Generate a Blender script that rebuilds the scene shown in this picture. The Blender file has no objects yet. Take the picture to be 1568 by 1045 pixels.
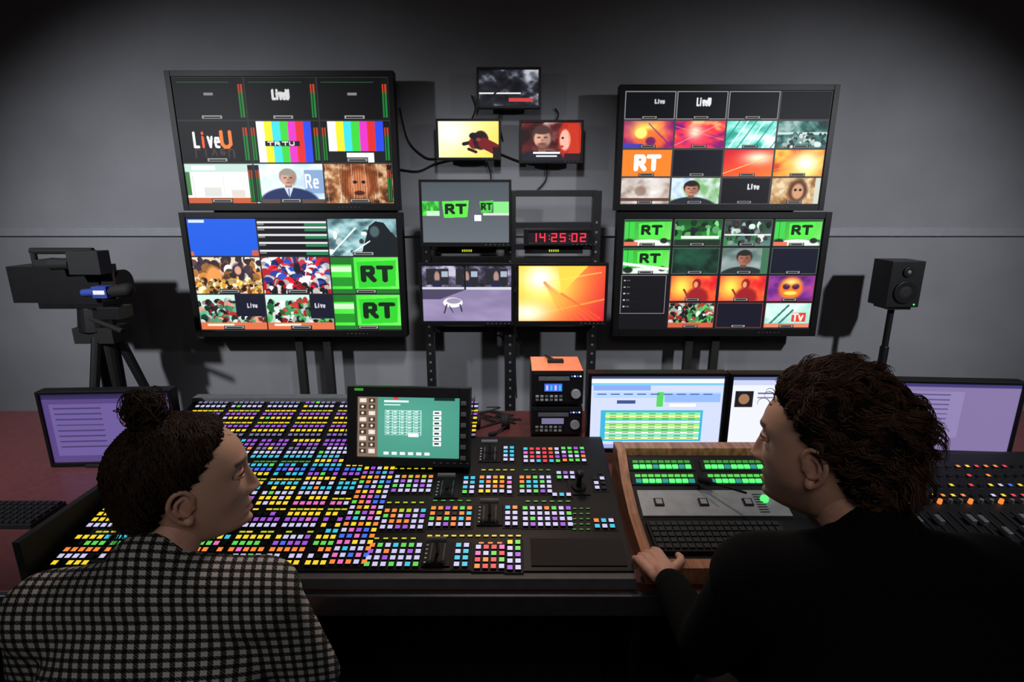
import bpy, math, random
import numpy as np
from mathutils import Vector, Matrix, noise
random.seed(7)
RS=np.random.RandomState
scene=bpy.context.scene
scene.view_settings.view_transform='Standard'
scene.view_settings.look='None'
COL=scene.collection

# ------------------------------------------------------------ survey helpers
CAM_H=1.75; F=833.0; PITCH=math.radians(14.3)
cp,sp=math.cos(PITCH),math.sin(PITCH)
def ray(u,v):
    return Vector((u-784.0, F*cp+(522.5-v)*sp, -F*sp+(522.5-v)*cp))
def W(u,v,y):
    d=ray(u,v); t=y/d.y
    return d.x*t, CAM_H+d.z*t
def on_plane(u,v,o,n):
    d=ray(u,v); c=Vector((0,0,CAM_H))
    t=(Vector(o)-c).dot(n)/d.dot(n)
    return c+d*t

# ------------------------------------------------------------ materials
def lin(c):
    c=np.asarray(c,dtype=float)
    if c.max()>1.0: c=c/255.0
    return np.where(c<=0.04045,c/12.92,((c+0.055)/1.055)**2.4)
MATS={}
def mat(name,color,rough=0.5,metal=0.0,em=0.0,emc=None,var=0.12,scale=30,bump=0.0,spec=0.5,sss=0.0):
    if name in MATS: return MATS[name]
    m=bpy.data.materials.new(name); m.use_nodes=True
    nt=m.node_tree; b=nt.nodes['Principled BSDF']
    c=list(lin(color))
    tc=nt.nodes.new('ShaderNodeTexCoord')
    nz=nt.nodes.new('ShaderNodeTexNoise'); nz.inputs['Scale'].default_value=scale; nz.inputs['Detail'].default_value=4
    nt.links.new(tc.outputs['Object'],nz.inputs['Vector'])
    rp=nt.nodes.new('ShaderNodeValToRGB')
    rp.color_ramp.elements[0].position=.3; rp.color_ramp.elements[1].position=.7
    rp.color_ramp.elements[0].color=[x*(1-var) for x in c]+[1]
    rp.color_ramp.elements[1].color=[min(1,x*(1+var)) for x in c]+[1]
    nt.links.new(nz.outputs['Fac'],rp.inputs['Fac'])
    nt.links.new(rp.outputs['Color'],b.inputs['Base Color'])
    b.inputs['Roughness'].default_value=rough; b.inputs['Metallic'].default_value=metal
    b.inputs['Specular IOR Level'].default_value=spec
    if sss: 
        b.inputs['Subsurface Weight'].default_value=sss; b.inputs['Subsurface Scale'].default_value=.01
    if em>0:
        e=list(lin(emc if emc is not None else color))
        b.inputs['Emission Color'].default_value=e+[1]; b.inputs['Emission Strength'].default_value=em
    if bump>0:
        bp=nt.nodes.new('ShaderNodeBump'); bp.inputs['Strength'].default_value=bump; bp.inputs['Distance'].default_value=.003
        nt.links.new(nz.outputs['Fac'],bp.inputs['Height']); nt.links.new(bp.outputs['Normal'],b.inputs['Normal'])
    MATS[name]=m; return m
def attr_mat(name,em=1.0,base=False,rough=.25):
    if name in MATS: return MATS[name]
    m=bpy.data.materials.new(name); m.use_nodes=True
    nt=m.node_tree; b=nt.nodes['Principled BSDF']
    a=nt.nodes.new('ShaderNodeAttribute'); a.attribute_name='Col'
    b.inputs['Roughness'].default_value=rough
    if base:
        nz=nt.nodes.new('ShaderNodeTexNoise'); nz.inputs['Scale'].default_value=220
        mr=nt.nodes.new('ShaderNodeMapRange'); mr.inputs['To Min'].default_value=.88; mr.inputs['To Max'].default_value=1.12
        nt.links.new(nz.outputs['Fac'],mr.inputs['Value'])
        mx=nt.nodes.new('ShaderNodeVectorMath'); mx.operation='SCALE'
        nt.links.new(a.outputs['Color'],mx.inputs[0]); nt.links.new(mr.outputs[0],mx.inputs['Scale'])
        nt.links.new(mx.outputs[0],b.inputs['Base Color'])
        bp=nt.nodes.new('ShaderNodeBump'); bp.inputs['Strength'].default_value=.15; bp.inputs['Distance'].default_value=.001
        nt.links.new(nz.outputs['Fac'],bp.inputs['Height']); nt.links.new(bp.outputs['Normal'],b.inputs['Normal'])
        b.inputs['Subsurface Weight'].default_value=.15; b.inputs['Subsurface Scale'].default_value=.01
    else:
        b.inputs['Base Color'].default_value=(.01,.01,.012,1); b.inputs['Specular IOR Level'].default_value=.15
        nt.links.new(a.outputs['Color'],b.inputs['Emission Color']); b.inputs['Emission Strength'].default_value=em
        m.cycles.emission_sampling='NONE'
    MATS[name]=m; return m
mat('black_plastic',(20,20,22),.4); mat('matte_black',(12,12,13),.7); mat('bezel',(11,11,13),.45,spec=.25)
mat('dark_metal',(34,35,38),.4,.6); mat('grey_metal',(165,167,171),.45,.3); mat('silver',(120,122,128),.35,.8)
mat('grey_paint',(95,97,100),.5); mat('console_face',(13,13,15),.5,spec=.3); mat('module_face',(8,8,10),.55,spec=.3)
mat('off_key',(26,26,30),.4); mat('desk_laminate',(90,48,49),.4,scale=60); mat('desk_dark',(26,24,26),.45)
mat('rubber',(10,10,10),.8); mat('blue_foam',(38,62,150),.8); mat('white_print',(220,220,225),.5,em=.25)
mat('trouser',(20,22,30),.9,scale=300,bump=.4); mat('shoe',(12,11,11),.5); mat('blacksweat',(11,12,15),.95,scale=260,bump=.5,spec=.15)
mat('chair_fabric',(24,25,28),.9,scale=300,bump=.4)
mat('hair_m',(76,51,38),.6,var=.4,scale=90,spec=.3); mat('hair_w',(54,37,28),.55,var=.4,scale=90,spec=.3); mat('hair_core',(22,15,12),.9,var=.5,scale=160,bump=.8,spec=.1)
mat('led_green',(80,255,110),.4,em=1.3); mat('led_red',(255,40,40),.4,em=1.2); mat('led_white',(230,230,255),.4,em=1)
mat('wall_paint',(128,129,134),.75,var=.08,scale=3,bump=.1); mat('trim_paint',(138,139,145),.5,var=.05)
mat('ceiling_paint',(40,40,42),.9); mat('floor_carpet',(20,20,23),.95,var=.3,scale=400,bump=.5)
mat('deck_top',(240,135,100),.35)
def wood_mat():
    m=bpy.data.materials.new('orange_wood'); m.use_nodes=True; nt=m.node_tree; b=nt.nodes['Principled BSDF']
    tc=nt.nodes.new('ShaderNodeTexCoord'); mp=nt.nodes.new('ShaderNodeMapping'); mp.inputs['Scale'].default_value=(60,6,30)
    n=nt.nodes.new('ShaderNodeTexNoise'); n.inputs['Scale'].default_value=1.2; n.inputs['Detail'].default_value=6
    r=nt.nodes.new('ShaderNodeValToRGB')
    r.color_ramp.elements[0].color=list(lin((135,84,54)))+[1]; r.color_ramp.elements[1].color=list(lin((200,140,100)))+[1]
    r.color_ramp.elements[0].position=.3; r.color_ramp.elements[1].position=.7
    nt.links.new(tc.outputs['Object'],mp.inputs[0]); nt.links.new(mp.outputs[0],n.inputs['Vector'])
    nt.links.new(n.outputs['Fac'],r.inputs['Fac']); nt.links.new(r.outputs['Color'],b.inputs['Base Color'])
    b.inputs['Roughness'].default_value=.4; MATS['wood']=m
wood_mat()
def check_mat():
    m=bpy.data.materials.new('check_wool'); m.use_nodes=True; nt=m.node_tree; b=nt.nodes['Principled BSDF']
    N=nt.nodes.new; L=nt.links.new
    tc=N('ShaderNodeTexCoord'); sx=N('ShaderNodeSeparateXYZ'); L(tc.outputs['Object'],sx.inputs[0])
    def math_(op,a,b_=None):
        n=N('ShaderNodeMath'); n.operation=op
        for i,x in enumerate((a,b_)):
            if x is None: continue
            if isinstance(x,(int,float)): n.inputs[i].default_value=x
            else: L(x,n.inputs[i])
        return n.outputs[0]
    a=math_('ADD',sx.outputs['X'],math_('MULTIPLY',sx.outputs['Y'],.30))
    c=math_('ADD',sx.outputs['Z'],math_('MULTIPLY',sx.outputs['Y'],.85))
    P=60.0
    s1=math_('GREATER_THAN',math_('FRACT',math_('MULTIPLY',a,P)),.45)
    s2=math_('GREATER_THAN',math_('FRACT',math_('MULTIPLY',c,P)),.45)
    tw=math_('GREATER_THAN',math_('FRACT',math_('MULTIPLY',math_('ADD',a,c),P*3)),.5)
    both=math_('MULTIPLY',s1,s2)
    one=math_('MULTIPLY',math_('ABSOLUTE',math_('SUBTRACT',s1,s2)),tw)
    val=math_('MAXIMUM',both,math_('MULTIPLY',one,.22))
    r=N('ShaderNodeValToRGB'); r.color_ramp.elements[0].color=list(lin((14,14,16)))+[1]; r.color_ramp.elements[1].color=list(lin((205,205,205)))+[1]
    L(val,r.inputs['Fac']); L(r.outputs['Color'],b.inputs['Base Color']); b.inputs['Roughness'].default_value=.95
    MATS['check_wool']=m
check_mat()
KEYC={'Y':(250,215,50),'P':(160,85,215),'W':(205,200,240),'C':(60,195,225),'G':(95,215,85),'O':(250,140,60),'R':(235,65,75),
      'B':(70,110,235),'K':(24,24,28),'M':(235,110,190),'T':(40,150,140),'w':(120,115,150),'y':(190,200,40),'g':(60,150,50)}
for k,c in KEYC.items(): mat('key_'+k+('l' if k.islower() else ''),tuple(int(x*.3) for x in c),.4,em=(0.05 if k=='K' else 1.0),emc=c)
for k,m_ in MATS.items():
    if k.startswith('key_') or k.startswith('led_'): m_.cycles.emission_sampling='NONE'
def km(k): return 'key_'+k+('l' if k.islower() else '')

# ------------------------------------------------------------ mesh builder
class MB:
    def __init__(s): s.v=[];s.f=[];s.m=[];s.slots=[]
    def mi(s,m):
        if m not in s.slots: s.slots.append(m)
        return s.slots.index(m)
    def add(s,vs,fs,m,M=None):
        o=len(s.v); 
        s.v+= [tuple(M@Vector(v)) for v in vs] if M else [tuple(v) for v in vs]
        i=s.mi(m); s.f+=[tuple(o+k for k in f) for f in fs]; s.m+=[i]*len(fs)
    def box(s,c,d,m,M=None,R=None):
        hx,hy,hz=d[0]/2,d[1]/2,d[2]/2
        vs=[Vector((x*hx,y*hy,z*hz)) for x in(-1,1) for y in(-1,1) for z in(-1,1)]
        if R: vs=[R@v for v in vs]
        vs=[v+Vector(c) for v in vs]
        s.add(vs,[(0,1,3,2),(4,6,7,5),(0,4,5,1),(2,3,7,6),(0,2,6,4),(1,5,7,3)],m,M)
    def span(s,a,b,m,M=None):
        s.box([(a[i]+b[i])/2 for i in range(3)],[abs(b[i]-a[i]) for i in range(3)],m,M)
    def prism(s,poly,x0,x1,m):
        n=len(poly); vs=[(x0,p[0],p[1]) for p in poly]+[(x1,p[0],p[1]) for p in poly]
        fs=[tuple(range(n))[::-1],tuple(range(n,2*n))]+[(i,(i+1)%n,n+(i+1)%n,n+i) for i in range(n)]
        s.add(vs,fs,m)
    def tube(s,p0,p1,r0,r1,m,seg=16,M=None,cap=True):
        p0,p1=Vector(p0),Vector(p1); a=(p1-p0).normalized(); t=a.orthogonal().normalized(); b=a.cross(t)
        vs=[]
        for p,r in((p0,r0),(p1,r1)):
            for i in range(seg):
                an=2*math.pi*i/seg; vs.append(p+t*(math.cos(an)*r)+b*(math.sin(an)*r))
        fs=[(i,(i+1)%seg,seg+(i+1)%seg,seg+i) for i in range(seg)]
        if cap: fs+=[tuple(range(seg))[::-1],tuple(range(seg,2*seg))]
        s.add(vs,fs,m,M)
    def capsule(s,p0,p1,r0,r1,m,seg=20,M=None):
        p0,p1=Vector(p0),Vector(p1); a=(p1-p0)
        a=a.normalized() if a.length>1e-6 else Vector((0,0,1)); t=a.orthogonal().normalized(); b=a.cross(t)
        rings=[]
        K=6
        for k in range(1,K+1):
            ph=-math.pi/2+math.pi/2*k/K; rings.append((p0+a*(r0*math.sin(ph)),r0*math.cos(ph)))
        for k in range(0,K):
            ph=math.pi/2*k/K; rings.append((p1+a*(r1*math.sin(ph)),r1*math.cos(ph)))
        vs=[p0-a*r0]
        for c,r in rings:
            for i in range(seg):
                an=2*math.pi*i/seg; vs.append(c+t*(math.cos(an)*r)+b*(math.sin(an)*r))
        vs.append(p1+a*r1); n=len(rings); fs=[]
        for i in range(seg): fs.append((0,1+(i+1)%seg,1+i))
        for k in range(n-1):
            for i in range(seg): fs.append((1+k*seg+i,1+k*seg+(i+1)%seg,1+(k+1)*seg+(i+1)%seg,1+(k+1)*seg+i))
        L=len(vs)-1
        for i in range(seg): fs.append((L,1+(n-1)*seg+i,1+(n-1)*seg+(i+1)%seg))
        s.add(vs,fs,m,M)
    def ell(s,c,r,m,R=None,M=None,seg=24,rg=14):
        vs=[];fs=[]
        for j in range(1,rg):
            ph=math.pi*j/rg
            for i in range(seg):
                an=2*math.pi*i/seg; v=Vector((r[0]*math.sin(ph)*math.cos(an),r[1]*math.sin(ph)*math.sin(an),r[2]*math.cos(ph)))
                if R: v=R@v
                vs.append(v+Vector(c))
        t=Vector((0,0,r[2])); t=R@t if R else t
        vs+= [Vector(c)+t,Vector(c)-t]; a=len(vs)-2
        for j in range(rg-2):
            for i in range(seg): fs.append((j*seg+i,(j+1)*seg+i,(j+1)*seg+(i+1)%seg,j*seg+(i+1)%seg))
        for i in range(seg):
            fs.append((a,i,(i+1)%seg)); fs.append((a+1,(rg-2)*seg+(i+1)%seg,(rg-2)*seg+i))
        s.add(vs,fs,m,M)
    def obj(s,name,bevel=0,smooth=False,M=None,parent=None,remesh=0,sm=0):
        me=bpy.data.meshes.new(name); me.from_pydata(s.v,[],s.f)
        for k in s.slots: me.materials.append(MATS[k])
        me.polygons.foreach_set('material_index',s.m)
        if smooth: me.polygons.foreach_set('use_smooth',[True]*len(s.f))
        me.update()
        o=bpy.data.objects.new(name,me); COL.objects.link(o)
        if M: o.matrix_world=M
        if parent: o.parent=parent
        if remesh:
            r=o.modifiers.new('remesh','REMESH'); r.mode='VOXEL'; r.voxel_size=remesh; r.use_smooth_shade=True
            if sm:
                q=o.modifiers.new('smooth','SMOOTH'); q.factor=.5; q.iterations=sm
        if bevel:
            b=o.modifiers.new('bevel','BEVEL'); b.width=bevel; b.segments=2; b.limit_method='ANGLE'; b.angle_limit=math.radians(40)
        return o
def empty(name,loc=(0,0,0)):
    e=bpy.data.objects.new(name,None); e.empty_display_size=.1; e.location=loc; COL.objects.link(e); return e
def curves(name,lines,r,m,parent=None,taper=False,res=1):
    cu=bpy.data.curves.new(name,'CURVE'); cu.dimensions='3D'; cu.bevel_depth=r; cu.bevel_resolution=res; cu.use_fill_caps=True
    for pts in lines:
        sp_=cu.splines.new('POLY'); sp_.points.add(len(pts)-1)
        for i,p in enumerate(pts):
            sp_.points[i].co=(p[0],p[1],p[2],1)
            if taper: sp_.points[i].radius=max(.25,1-.8*i/(len(pts)-1))
        sp_.use_smooth=True
    cu.materials.append(MATS[m]); o=bpy.data.objects.new(name,cu); COL.objects.link(o)
    if parent: o.parent=parent
    return o
def catmull(ps,n=8):
    ps=[Vector(p) for p in ps]; P=[ps[0]]+ps+[ps[-1]]; out=[]
    for i in range(1,len(P)-2):
        a,b,c,d=P[i-1:i+3]
        for k in range(n):
            t=k/n; out.append(.5*((2*b)+(c-a)*t+(2*a-5*b+4*c-d)*t*t+(3*b-a-3*c+d)*t**3))
    out.append(ps[-1]); return out

# ------------------------------------------------------------ screen canvas
class Cv:
    def __init__(s,w=None,h=None,bg=(0,0,0),arr=None):
        s.a=arr if arr is not None else np.zeros((h,w,3))+np.array(bg,float)
        s.h,s.w=s.a.shape[:2]
        s.Y,s.X=np.mgrid[0:s.h,0:s.w]; s.X=(s.X+.5)/s.w; s.Y=(s.Y+.5)/s.h
    def cell(s,x0,y0,x1,y1):
        return Cv(arr=s.a[int(round(y0*s.h)):int(round(y1*s.h)),int(round(x0*s.w)):int(round(x1*s.w))])
    def fill(s,c): s.a[:]=c
    def rect(s,x0,y0,x1,y1,c): s.a[max(0,int(round(y0*s.h))):max(0,int(round(y1*s.h))),max(0,int(round(x0*s.w))):max(0,int(round(x1*s.w)))]=c
    def frame(s,c,t=1):
        s.a[:t]=c; s.a[-t:]=c; s.a[:,:t]=c; s.a[:,-t:]=c
    def ell(s,cx,cy,rx,ry,c,k=1.0):
        m=((s.X-cx)/rx)**2+((s.Y-cy)/ry)**2<1; s.a[m]=s.a[m]*(1-k)+np.array(c)*k
    def soft(s,cx,cy,rx,ry,c,k=1.0,e=.35):
        r=np.sqrt(((s.X-cx)/rx)**2+((s.Y-cy)/ry)**2); d=np.clip((1+e/2-r)/e,0,1)[...,None]*k; s.a[:]=s.a*(1-d)+np.array(c)*d
    def glow(s,cx,cy,rx,ry,c,k=1.0):
        d=np.exp(-(((s.X-cx)/rx)**2+((s.Y-cy)/ry)**2))[...,None]*k; s.a[:]=s.a*(1-d)+np.array(c)*d
    def poly(s,pts,c):
        ins=np.zeros(s.X.shape,bool); n=len(pts)
        for i in range(n):
            x0,y0=pts[i];x1,y1=pts[(i+1)%n]
            if y0==y1: continue
            cnd=((y0>s.Y)!=(y1>s.Y))&(s.X<(x1-x0)*(s.Y-y0)/(y1-y0)+x0); ins^=cnd
        s.a[ins]=c
    def line(s,x0,y0,x1,y1,w,c,k=1.0):
        asp=s.w/s.h; dx,dy=(x1-x0)*asp,(y1-y0); L=dx*dx+dy*dy+1e-9
        px,py=(s.X-x0)*asp,(s.Y-y0); t=np.clip((px*dx+py*dy)/L,0,1)
        m=(px-t*dx)**2+(py-t*dy)**2<(w/2)**2; s.a[m]=s.a[m]*(1-k)+np.array(c)*k
    def grad(s,c0,c1,ang=0):
        a=math.radians(ang); t=(s.X*math.cos(a)+s.Y*math.sin(a)); t=(t-t.min())/(t.max()-t.min()+1e-9)
        s.a[:]=np.array(c0)*(1-t[...,None])+np.array(c1)*t[...,None]
    def noise(s,pal,gx,gy,seed,x0=0,y0=0,x1=1,y1=1,octs=3):
        sub=s.a[int(y0*s.h):int(y1*s.h),int(x0*s.w):int(x1*s.w)]; h,w=sub.shape[:2]
        if h<2 or w<2: return
        tot=np.zeros((h,w)); amp=1;ta=0; rng=RS(seed)
        for o in range(octs):
            nx,ny=gx*2**o,gy*2**o; g=rng.rand(ny+3,nx+3); yy=np.linspace(.0,ny,h)+rng.rand()*.9; xx=np.linspace(0,nx,w)+rng.rand()*.9
            X2=xx[None]+.35*np.sin(yy[:,None]*1.7+seed); Y2=yy[:,None]+.35*np.sin(xx[None]*1.3+seed*2)
            X2=np.clip(X2,0,nx+1.999); Y2=np.clip(Y2,0,ny+1.999)
            yi=Y2.astype(int);xi=X2.astype(int);fy=Y2-yi;fx=X2-xi
            yi=np.minimum(yi,ny+1); xi=np.minimum(xi,nx+1)
            fy=fy*fy*(3-2*fy); fx=fx*fx*(3-2*fx)
            tot+=amp*((g[yi,xi]*(1-fy)+g[yi+1,xi]*fy)*(1-fx)+(g[yi,xi+1]*(1-fy)+g[yi+1,xi+1]*fy)*fx); ta+=amp; amp*=.55
        n=np.clip((tot/ta-.22)/.56,0,1)
        k=np.linspace(0,1,len(pal)); p=np.array(pal,float)
        for ch in range(3): sub[...,ch]=np.interp(n,k,p[:,ch])
    def crowd(s,pal,n,sz,seed,y0=0,y1=1):
        r=random.Random(seed)
        for i in range(n):
            y=y0+(y1-y0)*i/n; c=r.choice(pal); f=r.uniform(.6,1.1)
            s.ell(r.random(),y+r.uniform(-.03,.03),sz*r.uniform(.5,1.3)*.6,sz*r.uniform(.7,1.6),tuple(min(255,x*f) for x in c))
    LET={'R':[(0,0,0,1),(0,0,.6,0),(.75,.12,.75,.4),(.6,0,.75,.12),(.75,.4,.6,.52),(.6,.52,0,.52),(.4,.52,.85,1)],'T':[(0,0,1,0),(.5,0,.5,1)],
      'L':[(0,0,0,1),(0,1,.7,1)],'I':[(.3,.3,.3,1),(.3,0,.3,.05)],'V':[(0,.3,.35,1),(.35,1,.7,.3)],'E':[(0,.65,.7,.65),(.7,.65,.6,.35),(.6,.35,.15,.35),(.15,.35,0,.65),(0,.65,.15,.98),(.15,.98,.65,1)],
      'U':[(0,0,0,.8),(0,.8,.25,1),(.25,1,.55,1),(.55,1,.8,.8),(.8,.8,.8,0)]}
    def text(s,t,x0,y0,x1,y1,w,c,shear=0.0,cols=None):
        n=len(t); cw=(x1-x0)/n
        for i,ch in enumerate(t):
            cc=cols[i] if cols else c
            for (a,b,d,e) in s.LET.get(ch,[]):
                f=lambda px,py:(x0+cw*(i+px*.78)+shear*(1-py),y0+py*(y1-y0))
                p=f(a,b);q=f(d,e); s.line(p[0],p[1],q[0],q[1],w,cc)
    def label(s,dark=True):
        s.rect(.34,.88,.66,1,(10,10,10)); s.rect(.36,.9,.64,.98,(150,150,150)); s.rect(.38,.92,.62,.96,(15,15,15))
def rt(c,x0,y0,x1,y1,bg=(80,225,70),fg=(8,30,10)):
    c.poly([(x0,y0+.05),(x1,y0),(x1-.02,y1-.04),(x0+.02,y1)],bg)
    h=y1-y0; w=x1-x0
    for t in(0,.03): c.text('RT',x0+w*(.15+t),y0+h*.26,x0+w*(.93+t),y0+h*.72,h*.15,fg)
def bust(c,cx,cy,s,skin,hair,suit,shirt=None):
    d=tuple(x*.62 for x in skin)
    c.soft(cx,cy+2.0*s,1.25*s*1.1,1.25*s,suit,e=.1)
    c.rect(cx-.15*s,cy+.3*s,cx+.15*s,cy+.85*s,d)
    if shirt:
        c.poly([(cx-.22*s,cy+.72*s),(cx+.22*s,cy+.72*s),(cx,cy+1.6*s)],shirt); c.line(cx,cy+.85*s,cx,cy+1.6*s,.07*s,(60,70,120))
    c.soft(cx,cy-.14*s,.40*s,.64*s,hair,e=.15); c.soft(cx,cy+.06*s,.33*s,.56*s,skin,e=.2); c.soft(cx+.2*s,cy+.1*s,.16*s,.45*s,d,.55,e=.8)
    c.soft(cx-.02*s,cy-.42*s,.33*s,.2*s,hair,e=.4)
    for dx in(-.13,.13): c.soft(cx+dx*s,cy-.03*s,.075*s,.05*s,(50,32,28),.8,e=.8)
    c.soft(cx,cy+.15*s,.05*s,.1*s,d,.7,e=.9); c.soft(cx,cy+.36*s,.12*s,.045*s,(120,55,50),.9,e=.6)
def meters(c,x,w):
    c.rect(x,.02,x+w,.98,(12,12,12)); c.rect(x+w*.15,.35,x+w*.85,.95,(20,120,45)); c.rect(x+w*.15,.15,x+w*.85,.35,(170,60,30)); c.rect(x+w*.4,.02,x+w*.6,.98,(10,10,10))
def bars(c,x0,y0,x1,y1):
    cs=[(235,235,235),(235,225,40),(60,215,220),(60,205,60),(220,50,190),(215,40,45),(40,70,220)]
    for i,k in enumerate(cs): c.rect(x0+(x1-x0)*i/7,y0,x0+(x1-x0)*(i+1)/7,y1,k)
def rtroom(c,seed,n=1):
    c.grad((40,150,45),(120,235,100),30); c.rect(0,0,1,.08,(20,80,30)); c.rect(.0,.1,.22,.7,(60,200,70)); c.line(.1,0,.1,.75,.03,(20,70,25)); rt(c,.3,.1,.85,.72)
    c.rect(0,.75,1,1,(40,90,50)); c.soft(.5,.95,.5,.2,(225,235,225),e=.2); c.soft(.12,.85,.1,.12,(20,40,25)); c.soft(.85,.8,.08,.1,(25,40,30))
def grid(c,nx,ny,gap=.004):
    cells={}
    for j in range(ny):
        for i in range(nx):
            cells[(i,j)]=c.cell(i/nx+gap,j/ny+gap*1.6,(i+1)/nx-gap,(j+1)/ny-gap*1.6)
    return cells
WHITEB=(165,165,170)
def ul():
    c=Cv(440,248,(40,40,42)); g=grid(c,3,3)
    for k in g: g[k].fill((6,6,9))
    for i in range(3):
        q=g[(i,0)]; q.rect(.42,.35,.55,.42,(120,120,120)); meters(q,.9,.09); q.label(); q.rect(.05,.1,.8,.11,(40,90,50))
    g[(1,0)].text('LIVEU',.38,.3,.62,.5,.06,(200,200,200))
    q=g[(0,1)]; q.text('LIVE',.2,.28,.60,.62,.06,(235,235,235),cols=[(235,235,235),(240,90,50),(235,235,235),(235,235,235)]); q.text('U',.60,.26,.80,.62,.09,(245,120,50))
    q.text('LIVEU',.2,.88,.8,.68,.04,(60,45,42)); meters(q,.9,.09); q.label()
    q=g[(1,1)]; bars(q,.1,0,.88,1); q.rect(.2,.48,.7,.6,(15,15,15)); q.text('TRTU',.24,.5,.66,.58,.025,(230,230,230)); meters(q,0,.08); meters(q,.9,.09)
    q=g[(2,1)]; bars(q,.1,0,.9,.72); q.rect(.1,.72,.9,1,(20,20,20)); q.rect(.35,.76,.75,1,(230,230,230)); meters(q,0,.08); meters(q,.9,.09); q.label()
    q=g[(0,2)]; q.grad((225,235,228),(250,250,246),20); q.rect(0,0,1,.2,(190,215,205)); q.rect(.1,.05,.45,.15,(245,250,250)); q.rect(0,.86,1,1,(190,90,50)); q.line(.1,.3,.1,.85,.02,(170,180,180)); q.line(.55,.3,.55,.85,.015,(190,196,196)); q.rect(.25,.6,.5,.84,(208,210,206)); q.rect(.65,.66,.85,.85,(215,205,195)); meters(q,.92,.08); q.label(); q.rect(0,.2,.06,.8,(60,120,60))
    q=g[(1,2)]; q.noise([(170,200,225),(215,230,240),(240,244,248)],3,2,5); q.rect(.72,.15,1,.75,(130,160,200)); q.text('RE',.74,.28,.97,.6,.05,(230,235,245)); bust(q,.48,.36,.32,(205,160,140),(150,140,130),(28,45,90),(200,210,230)); q.rect(.05,.9,1,1,(90,70,60)); meters(q,0,.07); q.label()
    q=g[(2,2)]; q.noise([(40,18,8),(150,90,45),(225,200,170)],8,5,6); q.soft(.5,.5,.26,.5,(130,62,22)); q.soft(.5,.52,.16,.36,(205,125,80),e=.4)
    for i in range(14): q.line(.28+i*.034,.05,.24+i*.04,1,.02,(70,30,10),.5)
    q.soft(.44,.46,.035,.04,(20,10,8)); q.soft(.57,.46,.035,.04,(20,10,8)); q.soft(.5,.74,.08,.06,(70,25,16))
    for i in range(6): q.line(.02+i*.19,0,.04+i*.19,1,.012,(225,215,190),.7)
    meters(q,.92,.07); q.label()
    return c
def ll():
    c=Cv(440,248,(30,30,32)); g=grid(c,3,3)
    q=g[(0,0)]; q.fill((22,88,215)); q.rect(.02,.03,.25,.1,(200,220,255)); q.rect(.9,.85,1,1,(190,90,60)); q.rect(0,.88,.04,1,(200,100,60))
    q=g[(1,0)]; q.fill((8,8,10))
    for j,y in enumerate((.06,.2,.4,.62,.84)):
        q.rect(.0,y,1,y+.05,(215,215,220)); q.rect(.68,y+.06,1,y+.13,(30,120,75)); q.rect(.0,y+.06,.1,y+.1,(120,120,120))
    q=g[(2,0)]; q.noise([(60,90,95),(130,175,180),(205,228,228)],5,4,11); q.crowd([(220,240,240),(60,90,95),(150,190,190)],26,.07,3,.3,1); q.poly([(.46,1),(.55,.5),(.6,.2),(.7,.06),(.82,.1),(.92,.35),(1,.5),(1,1)],(14,22,26)); q.soft(.68,.34,.07,.15,(70,90,95)); q.line(.02,.95,.4,.25,.04,(225,240,240)); q.line(.35,.9,.6,.6,.03,(230,240,240)); q.label()
    q=g[(0,1)]; q.fill((225,205,180)); q.crowd([(250,240,225),(90,60,50),(200,130,60),(60,45,60)],70,.1,12,.05,.6); q.soft(.3,.55,.12,.3,(230,150,80)); q.soft(.66,.45,.1,.28,(45,35,50)); q.soft(.66,.36,.05,.12,(215,160,130)); q.crowd([(255,205,90),(240,170,60),(180,110,50),(255,235,180),(60,30,20)],160,.06,13,.62,1); q.label()
    q=g[(1,1)]; q.fill((235,225,225)); q.crowd([(200,20,35),(245,240,240),(225,40,55),(40,80,190),(230,60,70),(250,250,250),(30,40,110)],150,.13,14,0,.8); q.crowd([(200,20,35),(20,20,25),(245,235,235)],60,.07,15,.75,1); q.soft(.52,.3,.05,.16,(20,20,25)); q.line(.2,.1,.5,.7,.03,(20,20,30)); q.line(.7,0,.62,.6,.02,(240,240,240)); q.label()
    for j in(1,2):
        q=g[(2,j)]; q.grad((60,215,50),(110,240,90),15); q.rect(0,0,.32,.2,(25,110,30)); q.rect(0,.25,.3,.4,(200,250,190)); q.rect(0,.55,.3,.8,(30,140,35)); q.rect(.3,0,.34,1,(20,120,25)); rt(q,.38,.08,.97,.84,(45,200,40)); q.rect(0,.88,1,1,(30,110,40)); q.label()
    for i in(0,1):
        q=g[(i,2)]; q.grad((200,232,220),(150,205,190),90); q.crowd([(20,60,45),(225,235,230),(90,180,140),(30,30,30),(190,50,40),(210,160,130)] if i==0 else [(30,110,50),(235,240,235),(200,50,45),(20,25,25),(90,190,110)],150,.08,18+i,.2,.85)
        q.rect(.56+.1*i,.0,1,.62+.06*i,(14,16,36)); q.text('LIVE',.74,.25,.9,.36,.03,(190,190,200)); q.rect(0,.8,1,1,(215,110,70)); q.rect(.1,.84,.5,.9,(245,225,200)); q.label()
    return c
def burst(q,cx,cy,seed,pal):
    q.noise(pal,3,2,seed,octs=2); q.glow(cx,cy,.35,.5,(255,240,170)); 
    for k in range(9):
        a=k*.75+seed; q.line(cx,cy,cx+math.cos(a),cy+math.sin(a),.03,(255,200,110),.4)
    q.glow(cx,cy,.16,.24,(255,255,240))
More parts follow.
